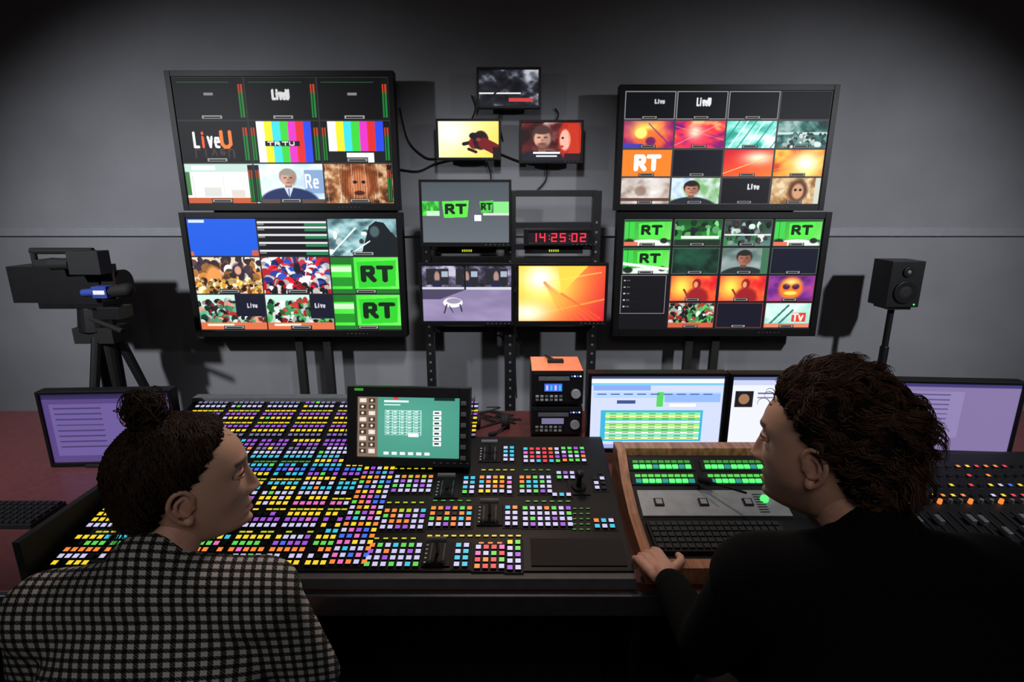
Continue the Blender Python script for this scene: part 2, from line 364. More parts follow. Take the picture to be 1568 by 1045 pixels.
def ur():
    c=Cv(440,248,(60,60,62)); g=grid(c,4,4)
    for i in range(4):
        q=g[(i,0)]; q.fill((6,7,12)); 
        if i<3: q.frame(WHITEB,1); q.label()
    g[(0,0)].text('LIVE',.6,.3,.8,.42,.05,(180,180,190)); g[(1,0)].text('LIVEU',.4,.25,.68,.5,.06,(220,220,225))
    q=g[(0,1)]; q.noise([(90,15,110),(200,40,90),(255,150,40)],3,2,41); q.glow(.45,.35,.32,.42,(255,235,90)); q.soft(.55,.7,.3,.4,(225,95,40),.8); q.soft(.35,.45,.12,.2,(255,240,120)); q.soft(.55,.75,.1,.16,(110,30,90)); q.line(.5,.1,.95,.9,.05,(90,30,140),.7); q.rect(0,.85,.4,1,(60,60,170)); q.label()
    q=g[(1,1)]; q.noise([(120,15,110),(210,40,90),(240,60,60),(255,180,110)],3,3,42); q.soft(.45,.5,.24,.38,(230,60,80),.8); q.glow(.4,.4,.14,.24,(255,230,200)); q.line(0,.2,1,.7,.04,(255,150,120),.5); q.line(0,.9,.9,.1,.03,(255,200,190),.5); q.label()
    q=g[(2,1)]; q.noise([(40,160,140),(130,220,205),(240,250,248)],3,3,43)
    for k in range(8): q.line(k*.17-.1,1,k*.17+.25,0,.05,(240,252,252) if k%2 else (30,130,120),.8)
    q.label()
    q=g[(3,1)]; q.noise([(15,50,50),(60,110,105),(150,180,175)],5,3,44); q.rect(0,.42,1,.5,(190,215,210)); q.crowd([(30,60,60),(190,205,200),(90,140,135)],50,.08,5,.5,.95); q.label()
    q=g[(0,2)]; q.fill((240,125,35)); q.text('RT',.28,.25,.8,.72,.17,(255,255,255)); q.label()
    q=g[(1,2)]; q.fill((12,12,24)); q.label()
    q=g[(2,2)]; q.grad((200,15,40),(255,120,40),60); q.glow(.7,.3,.32,.25,(255,235,200)); q.line(0,.9,1,.2,.03,(255,190,110)); q.label()
    burst(g[(3,2)],.65,.5,46,[(200,60,20),(255,150,40),(255,215,90)]); g[(3,2)].label()
    q=g[(0,3)]; q.noise([(150,130,118),(205,195,188),(238,235,232)],3,2,47); q.soft(.4,.5,.12,.2,(120,90,75),.6); q.rect(0,.78,1,.9,(90,60,50)); q.label()
    q=g[(1,3)]; q.noise([(120,175,110),(215,228,235),(150,190,225)],4,2,48); bust(q,.42,.42,.42,(190,130,105),(35,25,22),(30,35,45)); q.label()
    q=g[(2,3)]; q.fill((8,8,14)); q.text('LIVE',.55,.25,.8,.42,.05,(210,210,220)); q.frame((60,60,66)); q.label()
    q=g[(3,3)]; q.noise([(120,80,45),(190,150,100),(225,205,170)],7,4,49); q.soft(.55,.5,.2,.44,(90,52,28)); q.soft(.55,.52,.12,.3,(200,150,115)); q.soft(.5,.46,.03,.05,(20,12,10)); q.soft(.6,.46,.03,.05,(20,12,10)); q.rect(.9,0,1,1,(200,205,190)); q.label()
    return c
def lr():
    c=Cv(440,248,(10,10,13)); g=grid(c,4,4,.006)
    for i in (0,3): rtroom(g[(i,0)],60+i); g[(i,0)].rect(0,.85,.3,1,(220,110,80))
    q=g[(1,0)]; q.grad((15,70,25),(50,170,60),90); q.crowd([(20,40,25),(120,220,130),(30,90,40)],30,.1,8,.1,.6); q.rect(.15,.62,.95,.72,(235,240,235)); q.rect(.35,.3,.44,.62,(20,25,25)); q.rect(0,.75,1,1,(25,45,30))
    q=g[(2,0)]; q.grad((25,45,40),(90,130,120),90); q.crowd([(20,30,28),(190,210,200),(40,120,60),(70,60,60)],60,.1,9,.1,.9); q.rect(0,.55,1,.6,(225,235,230))
    rtroom(g[(0,1)],66); g[(0,1)].line(0,.6,1,.82,.1,(235,240,235))
    q=g[(1,1)]; q.noise([(8,26,20),(20,60,45),(30,80,55)],3,2,67)
    q=g[(2,1)]; q.noise([(80,105,100),(130,150,145),(160,175,170)],2,2,68); bust(q,.48,.4,.42,(160,105,85),(40,30,28),(35,40,45)); q.rect(.85,0,1,1,(60,110,80))
    g[(3,1)].fill((12,14,34))
    for i in(1,2):
        q=g[(i,2)]; q.noise([(190,15,30),(235,50,40),(255,120,40)],3,2,70); q.glow(.25,.45,.28,.55,(255,225,80)); q.soft(.57,.32,.09,.2,(130,25,25)); q.soft(.6,.85,.24,.38,(150,25,30)); q.soft(.55,.35,.045,.12,(245,150,100)); q.line(.42,.9,.3,.55,.08,(160,30,35))
    q=g[(3,2)]; q.noise([(70,20,90),(130,50,150),(200,70,120)],3,2,72); q.soft(.5,.5,.26,.44,(240,120,40)); q.soft(.4,.42,.08,.12,(60,20,60)); q.soft(.6,.42,.08,.12,(60,20,60)); q.soft(.5,.68,.14,.08,(250,220,90)); q.glow(.5,.25,.15,.12,(255,220,120))
    q=g[(1,3)]; q.fill((150,190,160)); q.crowd([(20,60,35),(235,240,235),(90,190,100),(190,60,50),(20,20,20)],120,.1,73,0,.85); q.rect(0,.8,1,1,(200,90,60))
    g[(2,3)].fill((12,12,30))
    q=g[(3,3)]; q.noise([(150,212,195),(235,245,240)],3,2,74); q.line(.1,.9,.5,.1,.08,(40,120,110)); q.line(.3,.9,.6,.3,.08,(40,120,110)); q.rect(.6,.4,.9,.75,(210,60,50)); q.text('TV',.62,.45,.9,.7,.07,(250,220,210)); q.rect(0,.82,1,1,(215,130,100))
    for k in g: 
        if k not in((0,2),(0,3)): g[k].frame((150,60,60) if k[1]>1 and k[0]>0 else (90,110,95)); g[k].label()
    g[(0,2)].fill((6,6,9)); g[(0,3)].fill((6,6,9))
    q=c.cell(.005,.505,.235,.86); q.frame((150,150,155)); 
    for j in range(5): q.rect(.06,.12+.17*j,.1,.15+.17*j,(200,200,200)); q.rect(.13,.12+.17*j,.2,.15+.17*j,(90,90,95))
    return c
def scrA():
    c=Cv(160,100); c.grad((248,244,200),(250,212,80),20); c.glow(.2,.3,.35,.45,(255,255,235)); c.line(.42,.62,.62,.55,.1,(28,16,22)); c.soft(.6,.6,.1,.16,(120,22,28),e=.2); c.soft(.7,.52,.13,.26,(30,16,22),e=.15); c.line(.75,.6,1.05,.85,.3,(110,20,25)); c.soft(.58,.4,.07,.09,(25,15,20),e=.2); c.line(.5,.76,.62,.84,.08,(30,15,20)); c.rect(.9,.7,1,1,(20,15,15)); c.soft(.66,.5,.04,.05,(190,60,60),.7); return c
def scrB():
    c=Cv(160,100); c.noise([(30,10,12),(90,26,28),(190,160,150)],4,3,81); bust(c,.35,.4,.42,(215,160,138),(70,48,44),(25,25,35)); c.soft(.35,.62,.1,.1,(95,55,45),.7,e=.6)
    c.soft(.82,.45,.2,.55,(180,40,22),e=.2); c.soft(.73,.45,.09,.27,(232,175,155),e=.25); c.soft(.69,.4,.02,.03,(20,15,15)); c.soft(.68,.62,.03,.03,(170,50,50))
    for i in range(6): c.line(.78+.03*i,.05,.82+.03*i,.95,.02,(225,80,40),.5)
    c.rect(.72,.8,1,1,(40,20,30)); c.rect(.2,.76,.65,.81,(235,235,240)); c.rect(.25,.85,.6,.89,(220,220,225)); return c
def scrC():
    c=Cv(140,80); c.noise([(10,10,14),(35,35,45),(170,175,185)],5,4,82); c.rect(0,.62,.7,.66,(230,230,235)); c.rect(.5,.78,.9,.88,(190,60,60)); c.line(.1,.9,.5,.3,.05,(20,20,24)); return c
def scrM1():
    c=Cv(240,150); c.grad((70,78,84),(96,102,108),90); s=c.cell(0,.3,1,.64)
    s.rect(0,.05,.2,.75,(50,190,60)); s.noise([(20,120,30),(90,230,80)],5,2,83,0,.05,.2,.75); s.rect(.05,.5,.2,.75,(190,240,190)); rt(s,.23,.0,.54,.85,(90,220,70)); rt(s,.66,.0,.82,.6,(70,200,60)); s.rect(.82,.05,1,.6,(130,220,130)); s.rect(.7,.6,1,.72,(200,220,200)); s.rect(.6,.7,.68,1,(240,240,245)); return c
def scrM2():
    c=Cv(240,150); c.noise([(25,24,32),(90,84,110),(190,185,205)],10,3,84,0,0,1,.42); c.rect(0,.42,1,1,(150,138,172)); c.noise([(126,114,150),(160,146,184)],2,2,85,0,.42,1,1)
    for k in range(3): c.rect(.05+.33*k,.05,.3+.33*k,.34,(30,32,36)); c.soft(.17+.33*k,.2,.03,.1,(170,130,120)); c.soft(.17+.33*k,.33,.06,.07,(30,30,60)); c.rect(.22+.33*k,.1,.29+.33*k,.2,(160,170,190))
    c.rect(0,.38,1,.43,(200,200,210)); c.rect(.47,0,.49,.42,(10,10,12)); c.poly([(.0,.42),(.5,.42),(.2,.6),(0,.6)],(70,62,90))
    c.soft(.34,.66,.11,.09,(235,235,240),e=.1); c.soft(.35,.63,.08,.05,(150,140,165),e=.1); c.line(.27,.7,.24,.85,.025,(40,35,40)); c.line(.42,.7,.44,.82,.025,(40,35,40)); c.line(.3,.72,.34,.84,.02,(60,55,60)); return c
def scrM3():
    c=Cv(240,150); c.grad((250,190,40),(215,30,45),20); c.glow(.3,.35,.4,.5,(255,235,90)); c.glow(.25,.22,.18,.24,(255,255,245))
    c.poly([(.45,.0),(.8,0),(.5,.5)],(255,205,70)); c.line(.0,.95,1,.6,.03,(255,180,60),.6); c.line(.5,.5,.95,.95,.04,(235,90,40),.6); c.glow(.1,.85,.25,.2,(255,250,220)); c.line(.3,.3,.95,.12,.02,(255,220,120),.6)
    for k in range(5): c.line(.3,.3,.6+.1*k,1.1,.05,(250,120,50),.25)
    return c
def scrPC(k):
    c=Cv(320,190,(198,206,236))
    if k==1:
        c.rect(0,0,1,.04,(60,70,110)); c.rect(0,.04,1,.1,(225,230,245)); c.rect(.02,.13,.45,.2,(130,160,225)); c.rect(0,.1,1,.13,(120,190,235))
        c.rect(.02,.22,.98,.3,(170,200,240)); c.rect(.5,.22,.55,.42,(80,200,90)); c.rect(.56,.24,.98,.36,(140,175,235)); c.rect(.2,.33,.34,.38,(60,80,130)); c.rect(.6,.38,.8,.42,(240,240,250))
        for i in range(9): c.rect(.05+.1*i,.24,.12+.1*i,.26,(70,90,150))
        c.rect(.08,.47,.86,.9,(60,170,205))
        cs=[(150,235,120),(235,245,150),(110,215,100),(240,250,235)]
        for j in range(10):
            y=.5+.038*j; c.rect(.12,y,.84,y+.03,cs[j%4]); 
            for i in range(7): c.rect(.15+.1*i,y+.01,.15+.1*i+.05,y+.02,(60,110,60))
        c.rect(.0,.94,1,1,(150,160,215))
    else:
        c.fill((222,224,244)); c.rect(0,0,1,.05,(90,100,150)); c.rect(0,.05,1,.12,(190,196,226)); c.rect(.03,.2,.17,.42,(24,22,24)); c.ell(.1,.31,.04,.07,(150,110,80)); c.rect(.2,.22,.5,.24,(90,95,120)); c.rect(.2,.28,.4,.3,(130,135,160)); c.rect(0,.95,1,1,(140,150,205))
        if k==3:
            c.fill((120,106,150)); c.rect(0,0,1,.06,(60,54,110)); c.rect(.05,.12,.6,.8,(132,120,165))
            for j in range(8): c.rect(.08,.16+.07*j,.5,.18+.07*j,(85,76,125))
        if k==0:
            c.fill((78,60,115)); c.rect(0,0,1,.08,(45,36,80)); c.rect(.05,.15,.9,.9,(98,82,140)); c.rect(.6,.2,.85,.5,(120,76,112))
            for j in range(8): c.rect(.08,.2+.08*j,.45,.22+.08*j,(62,50,92))
    return c
def scrT():
    c=Cv(300,190,(66,140,122)); c.glow(.5,.4,.5,.5,(84,160,140),.8)
    c.rect(0,0,.2,1,(120,98,84))
    for j in range(9):
        for i in range(2):
            c.rect(.02+.09*i,.03+.105*j,.085+.09*i,.1+.105*j,(60,48,42) if (i+j)%3 else (215,205,190)); c.ell(.05+.09*i,.065+.105*j,.012,.02,(230,220,210))
    c.rect(.26,.06,.5,.09,(225,245,240)); c.rect(.26,.12,.42,.14,(190,225,215)); c.rect(.35,.0,.4,.04,(200,60,60)); c.rect(.75,.0,.95,.05,(20,40,36))
    for j in range(10): c.rect(.27,.22+.045*j,.62,.225+.045*j+.004,(190,230,220))
    for i in range(6): c.rect(.27+.07*i,.22,.275+.07*i,.63,(190,230,220))
    for j in range(9):
        for i in range(5): c.rect(.285+.07*i,.237+.045*j,.315+.07*i,.25+.045*j,(225,250,245))
    c.rect(.5,.6,.6,.66,(240,250,250))
    for j in range(7): c.rect(.74,.22+.085*j,.82,.29+.085*j,(235,240,240)); c.rect(.755,.24+.085*j,.8,.27+.085*j,(40,60,60))
    for i in range(6): c.rect(.26+.08*i,.91,.31+.08*i,.96,(230,240,240)); 
    return c
def scrClock():
    c=Cv(200,50,(14,4,6)); seg={'1':'bc','4':'fgbc','2':'abged','5':'afgcd','0':'abcdef'}
    x=.05
    for ch in '14:25:02':
        if ch==':':
            for y in(.36,.64): c.rect(x+.012,y-.05,x+.03,y+.05,(255,40,60))
            x+=.05; continue
        w=.095; col=(255,45,70); t=.02
        S={'a':(x,.14,x+w,.24),'g':(x,.45,x+w,.55),'d':(x,.78,x+w,.88),'f':(x,.14,x+t,.5),'e':(x,.5,x+t,.88),'b':(x+w-t,.14,x+w,.5),'c':(x+w-t,.5,x+w,.88)}
        for k in seg[ch]: c.rect(*S[k],col)
        x+=.14
    return c
attr_mat('screen_glow',1.25,rough=.5)
def screen(name,cv,w,h,parent,y=0.0,cz=0.0,cx=0.0):
    H,Wd=cv.h,cv.w
    xs=np.linspace(-w/2,w/2,Wd)+cx; zs=np.linspace(h/2,-h/2,H)+cz
    V=np.zeros((H,Wd,3)); V[...,0]=xs[None]; V[...,2]=zs[:,None]; V[...,1]=y
    idx=np.arange(H*Wd).reshape(H,Wd)
    Fc=np.stack([idx[1:,:-1],idx[1:,1:],idx[:-1,1:],idx[:-1,:-1]],-1).reshape(-1,4)
    me=bpy.data.meshes.new(name); me.from_pydata(V.reshape(-1,3).tolist(),[],Fc.tolist())
    ca=me.color_attributes.new('Col','FLOAT_COLOR','POINT')
    cc=np.ones((H*Wd,4)); cc[:,:3]=lin(np.clip(cv.a,0,255).reshape(-1,3)/255.0); ca.data.foreach_set('color',cc.ravel())
    me.materials.append(MATS['screen_glow']); o=bpy.data.objects.new(name,me); COL.objects.link(o); o.parent=parent; return o
def display(name,x0,x1,z0,z1,y,cv,bez=.02,depth=.05,rz=0,rx=0,extra=None,bot=None,m='bezel'):
    """flat-panel with raised bezel; local origin at panel centre, front faces -Y"""
    w,h=x1-x0,z1-z0; bot=bot or bez
    b=MB(); b.box((0,depth/2,0),(w,depth,h),m)
    for sx in(-1,1): b.box((sx*(w/2-bez/2),-.004,0),(bez,.012,h),m)
    b.box((0,-.004,h/2-bez/2),(w-2*bez-.0004,.012,bez),m); b.box((0,-.004,-h/2+bot/2),(w-2*bez-.0004,.012,bot),m)
    b.box((0,depth+.012,-.02),(w*.6,.03,h*.5),'black_plastic')
    for i in range(6): b.box((w*.22+i*.022,-.0105,-h/2+bot*.5),(.008,.003,.003),'grey_paint')
    if extra: extra(b,w,h)
    M=Matrix.Translation(((x0+x1)/2,y,(z0+z1)/2))@Matrix.Rotation(rz,4,'Z')@Matrix.Rotation(rx,4,'X')
    o=b.obj(name,bevel=.003,M=M)
    screen('screen_image',cv,w-2*bez,h-bez-bot,o,y=-.0015,cz=(bot-bez)/2)
    return o

# ------------------------------------------------------------ room shell
YW=3.2
def slab(name,a,b,m):
    q=MB(); q.span(a,b,m); return q.obj(name)
slab('floor',(-3.4,-1.6,-.1),(3.4,3.35,0),'floor_carpet')
slab('ceiling',(-3.4,-1.6,2.95),(3.4,3.35,3.05),'ceiling_paint')
slab('wall_far',(-3.4,YW,0),(3.4,YW+.15,2.95),'wall_paint')
slab('wall_left',(-3.4,-1.6,0),(-3.3,YW,2.95),'wall_paint')
slab('wall_right',(3.3,-1.6,0),(3.4,YW,2.95),'wall_paint')
slab('wall_near',(-3.3,-1.6,0),(3.3,-1.5,2.95),'wall_paint')
slab('baseboard_far',(-3.3,YW-.015,0),(3.3,YW,.1),'matte_black')
q=MB(); zt=W(784,355,YW)[1]; q.span((-3.3,YW-.02,zt-.025),(3.3,YW,zt+.025),'trim_paint'); q.obj('trim_1',bevel=.004)

# ------------------------------------------------------------ video wall
YM=3.0
def poles(xs,z0):
    def f(b,w,h):
        for x in xs:
            b.span((x-.022,.06,-z0),(x+.022,.10,h*.3),'matte_black'); b.span((x-.05,.02,-z0),(x+.05,.18,-z0+.02),'matte_black')
        b.span((min(xs)-.1,.05,-.05),(max(xs)+.1,.07,.05),'dark_metal')
    return f
def wallplate(b,w,h):
    b.span((-.2,.05,-.15),(.2,YW-YM-.001,.15),'dark_metal')
display('wall_monitor',-1.755,-.60,1.708,2.395,YM,ul(),.028,.055,extra=wallplate,bot=.035)
xc=(-1.787-.592)/2; xp=[W(463,560,3.08)[0]-xc,W(505,560,3.08)[0]-xc]
display('wall_monitor',-1.787,-.592,1.012,1.698,YM,ll(),.030,.055,extra=poles(xp,1.355),bot=.038)
display('wall_monitor',.548,1.665,1.708,2.33,YM,ur(),.028,.055,extra=wallplate,bot=.032)
xc=(.567+1.716)/2; xp=[W(1051,560,3.08)[0]-xc,W(1091,560,3.08)[0]-xc]
display('wall_monitor',.567,1.716,1.015,1.70,YM,lr(),.034,.055,extra=poles(xp,1.3575),bot=.045)
def small(u0,v0,u1,v1,y,cv,name='small_wall_monitor',bez=.012,depth=.04,extra=None,bot=None,rx=0,rz=0):
    um=(v0+v1)/2; x0,_=W(u0,um,y); x1,_=W(u1,um,y); uc=(u0+u1)/2
    _,z1=W(uc,v0,y); _,z0=W(uc,v1,y)
    return display(name,x0,x1,z0,z1,y,cv,bez,depth,extra=extra,bot=bot,rx=rx,rz=rz)
def arm(b,w,h): b.span((-.04,.03,-.05),(.04,YW-3.08-.001,.05),'dark_metal')
small(668,182,767,245,3.08,scrA(),extra=arm); small(795,184,893,250,3.08,scrB(),extra=arm); small(730,103,828,166,3.08,scrC(),extra=arm)
# centre rack
YR=2.86
small(643,275,783,378,YR-.1,scrM1(),'rack_monitor',.012,.045,bot=.022)
small(643,403,787,498,YR-.1,scrM2(),'rack_monitor',.014,.045,bot=.022)
small(790,403,930,498,YR-.1,scrM3(),'rack_monitor',.014,.045,bot=.022)
q=MB()
xl=W(655,440,YR)[0]; xm=W(781,440,YR)[0]; xr=W(910,440,YR)[0]
ztop=W(784,292,YR)[1]; zml=W(715,300,YR)[1]
for x,w_,zt_ in((xl,.045,zml),(xm,.06,ztop),(xr,.045,ztop)):
    q.span((x-w_/2,YR,0),(x+w_/2,YR+.05,zt_),'black_plastic')
    for k in range(28):
        if .3+k*.05<zt_-.02: q.box((x,YR-.001,.3+k*.05),(.012,.003,.012),'grey_paint')
for v_ in (296,345,378,398,505): 
    z=W(784,v_,YR)[1]; q.span((xm if v_<370 else xl,YR+.005,z-.016),(xr,YR+.045,z+.016),'black_plastic')
for x in(xl,xm,xr): q.span((x-.04,YR-.2,0),(x+.04,YR+.25,.035),'black_plastic')
for u,v in((715,384),(848,384)):
    x,z=W(u,v,YR-.02); q.box((x,YR-.01,z),(.3,.02,.03),'matte_black')
    for k in range(5): q.box((x-.022+k*.011,YR-.022,z),(.007,.003,.012),'key_yl')
for (u,v) in((715,326),(715,450),(858,450)):
    x,z=W(u,v,YR-.03); q.span((x-.06,YR-.012,z-.04),(x+.06,YR+.02,z+.04),'dark_metal')
    if u>800: q.span((xm,YR-.004,z-.012),(xr,YR+.004,z+.012),'dark_metal')
    else: q.span((xl,YR-.004,z-.012),(xm,YR+.004,z+.012),'dark_metal')
q.obj('equipment_rack',bevel=.003)
x0,z1=W(805,351,YR-.06); x1,z0=W(905,376,YR-.06)
def clk(b,w,h): 
    b.span((-w/2-.01,.0,-h/2-.004),(w/2+.01,.012,h/2+.004),'dark_metal')
display('digital_clock',x0,x1,z0,z1,YR-.065,scrClock(),.012,.045,extra=clk)

# cables
L=[]
def cab(pts,y=YW-.012): L.append(catmull([(W(u,v,y)[0],y,W(u,v,y)[1]) for u,v in pts]))
cab([(612,165),(625,215),(650,240),(668,243)]); cab([(606,258),(640,262),(668,250),(700,243)]); cab([(722,146),(728,165),(722,184)])
cab([(765,235),(790,245),(812,252),(838,248)]); cab([(838,248),(836,275),(822,292)]); cab([(745,248),(752,270),(748,280)]); cab([(770,165),(764,185),(770,215)]); cab([(850,166),(855,175),(850,188)])
for k in range(6): cab([(766+k*5,500),(758+k*8,512+3*k),(770+k*4,520),(774+k*3,560),(776+k*3,610)],YR+.08)
curves('cable_run',L,.0045,'rubber')

# speaker on stand
q=MB(); xs_,zs_=W(1387,436,2.8); 
q.span((xs_-.085,2.8,zs_-.12),(xs_+.085,2.95,zs_+.12),'black_plastic')
q.tube((xs_,2.8,zs_-.04),(xs_,2.79,zs_-.04),.062,.058,'dark_metal',28); q.tube((xs_,2.795,zs_-.04),(xs_,2.787,zs_-.04),.05,.02,'rubber',28)
q.tube((xs_,2.8,zs_+.065),(xs_,2.79,zs_+.065),.03,.026,'dark_metal',24); q.ell((xs_,2.79,zs_+.065),(.011,.006,.011),'grey_paint')
q.box((xs_+.06,2.799,zs_-.105),(.008,.004,.008),'led_green')
q.box((xs_,2.875,zs_-.128),(.12,.12,.016),'black_plastic'); q.tube((xs_,2.875,0.02),(xs_,2.875,zs_-.13),.016,.016,'black_plastic')
q.tube((xs_,2.875,.5),(xs_,2.875,zs_-.35),.022,.022,'black_plastic')
for k in range(3):
    a=k*2.094+.5; q.tube((xs_,2.875,.3),(xs_+.26*math.cos(a),2.875+.26*math.sin(a),.012),.012,.012,'black_plastic',10)
q.obj('studio_speaker',bevel=.006)
# broadcast camera on tripod with handheld mic clipped
q=MB(); cx,cz=W(160,440,2.72); 
q.span((cx-.42,2.66,cz-.07),(cx+.02,2.80,cz+.11),'black_plastic')
q.span((cx-.30,2.68,cz+.11),(cx-.05,2.78,cz+.14),'matte_black'); q.tube((cx-.34,2.73,cz+.18),(cx-.03,2.73,cz+.18),.016,.016,'rubber'); 
for xx in(-.33,-.05): q.tube((cx+xx,2.73,cz+.1),(cx+xx,2.73,cz+.18),.014,.014,'rubber')
q.tube((cx+.02,2.73,cz+.02),(cx+.1,2.73,cz+.02),.06,.068,'matte_black',24); q.span((cx+.04,2.65,cz-.05),(cx+.1,2.67,cz+.09),'black_plastic')
q.span((cx-.05,2.58,cz+.08),(cx+.1,2.66,cz+.19),'matte_black'); q.tube((cx-.14,2.6,cz+.13),(cx-.05,2.6,cz+.13),.03,.026,'rubber')
q.tube((cx-.02,2.6,cz-.01),(cx+.14,2.6,cz-.0),.018,.022,'blue_foam'); q.capsule((cx+.14,2.6,cz+.0),(cx+.20,2.6,cz+.006),.03,.032,'rubber')
q.box((cx+.08,2.6,cz-.004),(.07,.056,.056),'blue_foam'); q.box((cx+.08,2.571,cz-.004),(.055,.003,.02),'white_print')
q.span((cx-.3,2.66,cz-.1),(cx+.02,2.8,cz-.07),'dark_metal'); q.tube((cx-.08,2.73,cz-.22),(cx-.08,2.73,cz-.1),.085,.07,'black_plastic',24)
q.tube((cx-.1,2.68,cz-.14),(cx+.14,2.6,cz-.2),.011,.013,'rubber'); q.span((cx+.0,2.64,cz-.15),(cx+.11,2.74,cz-.09),'black_plastic')
q.span((cx-.16,2.66,cz-.28),(cx+.04,2.8,cz-.2),'matte_black')
q.tube((cx-.05,2.73,.5),(cx-.05,2.73,cz-.2),.05,.055,'matte_black',20)
for k in range(3):
    a=k*2.094+.4; q.tube((cx-.05+.05*math.cos(a),2.73+.05*math.sin(a),cz-.25),(cx-.05+.34*math.cos(a),2.73+.34*math.sin(a),.02),.024,.016,'black_plastic',12)
    q.ell((cx-.05+.34*math.cos(a),2.73+.34*math.sin(a),.02),(.03,.03,.02),'rubber')
q.obj('broadcast_camera',bevel=.005)

# ------------------------------------------------------------ desk
ZD=.76
q=MB()
q.span((-2.6,1.22,ZD-.04),(2.6,2.5,ZD),'desk_laminate'); q.span((-2.6,1.2,ZD-.06),(2.6,1.22,ZD+.002),'silver')
q.span((-2.55,1.75,.0),(2.55,1.78,ZD-.04),'desk_dark')
for x in(-2.55,-1.3,.34,1.3,2.52): q.span((x,1.3,0),(x+.03,2.45,ZD-.04),'desk_dark')
q.obj('control_desk',bevel=.003)

# ------------------------------------------------------------ switcher console
A0=Vector((0,1.25,.80)); A1=Vector((0,1.82,.92)); B1=Vector((0,2.05,.985))
eS=(A1-A0).normalized(); LS=(A1-A0).length; nA=Vector((1,0,0)).cross(eS).normalized()
eB=(B1-A1).normalized(); LB=(B1-A1).length; nB=Vector((1,0,0)).cross(eB).normalized()
XL,XR_=-1.27,.325
con=MB(); ZC_=ZD+.002
con.prism([(1.25,ZC_),(1.25,.80),(1.82,.92),(1.84,.92),(1.84,ZC_)],XL,XR_,'console_face')
con.prism([(1.82,ZC_),(1.82,.92),(2.05,.985),(2.08,.985),(2.08,ZC_)],XL,-.15,'console_face')
con.span((XL,1.225,ZC_),(XR_,1.25,.795),'grey_paint')
con.span((XL-.02,1.23,ZC_),(XL,1.86,.9),'matte_black'); con.span((XL,2.035,.975),(-.15,2.08,.998),'grey_paint')
keys=MB()
def frameof(o,e,n): 
    M=Matrix((Vector((1,0,0)),e,n)).transposed().to_4x4(); M.translation=o; return M
MA=frameof(A0,eS,nA); MBm=frameof(A1,eB,nB)
def key(M,x,s,k,w=.0165,h=.0165,z=.007):
    hw,hh=w/2,h/2; i=.0012
    vs=[(x-hw,s-hh,0),(x+hw,s-hh,0),(x+hw,s+hh,0),(x-hw,s+hh,0),(x-hw+i,s-hh+i,z),(x+hw-i,s-hh+i,z),(x+hw-i,s+hh-i,z),(x-hw+i,s+hh-i,z)]
    keys.add(vs,[(0,1,5,4),(1,2,6,5),(2,3,7,6),(3,0,4,7)],'off_key',M); keys.add(vs[4:],[(0,1,2,3)],km(k),M)
def plate(M,x0,s0,x1,s1,m='module_face',z=.0015):
    con.box(((x0+x1)/2,(s0+s1)/2,z/2),(x1-x0,s1-s0,z),m,M)
def loc(u,v):
    p=on_plane(u,v,A0,nA); return p.x,(p-A0).dot(eS)
rr=random.Random(5)
PT=.0218
rowsA=['P','P','w','W','C','lg','C','B','P','ly','C','C','W','Y','M','ly','Y','P','W','ly','Y','G','O','W','Y']
ng=5; gw=.0205
x_start=XL+.03
for ri,rc in enumerate(rowsA):
    s=LS-.018-ri*.0226
    g=0; x=x_start
    while x<-.52:
        base=rc
        if rr.random()<.2: base=rr.choice([rowsA[ri-1],'Y','W','C','ly','P'])
        for k in range(ng):
            xx=x+(k+.5)*gw
            if xx>-.505: break
            if base.startswith('l'):
                if rr.random()<.85: key(MA,xx,s,'y' if base=='ly' and rr.random()<.5 else ('Y' if base=='ly' else 'g'),.0195,.009,.003)
            else:
                c=base
                r=rr.random()
                if r<.07: c=rr.choice('YPWCGOMB')
                elif r<.17: c='K'
                key(MA,xx,s,c,.0165,.0165)
        x+=ng*gw+.011
plate(MA,-.502,.01,-.385,LS-.01)
for r in range(24):
    for k in range(5):
        key(MA,-.49+.0215*k+.006,.025+r*.0228,rr.choice('WWPCMOYGBBPMW' if r%3 else 'OYOYMW'))
rowsB=['w','Y','P','ly','Y','P','ly','W','w']
for ri,rc in enumerate(rowsB):
    s=.016+ri*.0245; x=x_start
    if s>LB-.02: break
    while x<-.2:
        for k in range(6):
            xx=x+(k+.5)*gw
            if rc.startswith('l'): key(MBm,xx,s,'Y' if rr.random()<.6 else 'y',.0195,.010,.003)
            else: key(MBm,xx,s,rc if rr.random()<.92 else rr.choice('YWPG'),.0165,.015)
        x+=6*gw+.018
def blk(u,v,cols,rows,pal,lab=True):
    x,s=loc(u,v); w,h=cols*PT,rows*PT
    plate(MA,x-w/2-.004,s-h/2-.004,x+w/2+.004,s+h/2+.004)
    for j in range(rows):
        p=pal[j%len(pal)]
        for i in range(cols):
            key(MA,x-w/2+(i+.5)*PT,s+h/2-(j+.5)*PT,p[i%len(p)] if rr.random()<.85 else rr.choice('WPGCO'))
def tbar(u,v):
    x,s=loc(u,v); plate(MA,x-.038,s-.042,x+.038,s+.042,z=.004)
    for d in(-.018,.018): con.box((x+d,s,.006),(.004,.07,.003),'grey_paint',MA)
    con.box((x,s+.005,.028),(.008,.012,.045),'grey_paint',MA); con.tube(MA@Vector((x-.028,s+.005,.052)),MA@Vector((x+.028,s+.005,.052)),.008,.008,'grey_paint')
    for k in range(5): con.box((x-.031,s-.03+k*.015,.005),(.006,.002,.003),'white_print',MA)
blk(632,743,6,4,['yOyOyO','WPWPWW','WWGWPW','PWWWWW']); tbar(685,750); blk(718,745,2,4,['CC','WC','CW','WW'])
blk(753,744,4,4,['OYOY','yOYO','OWOY','YYWW']); blk(780,745,1,4,['W','M','W','W'])
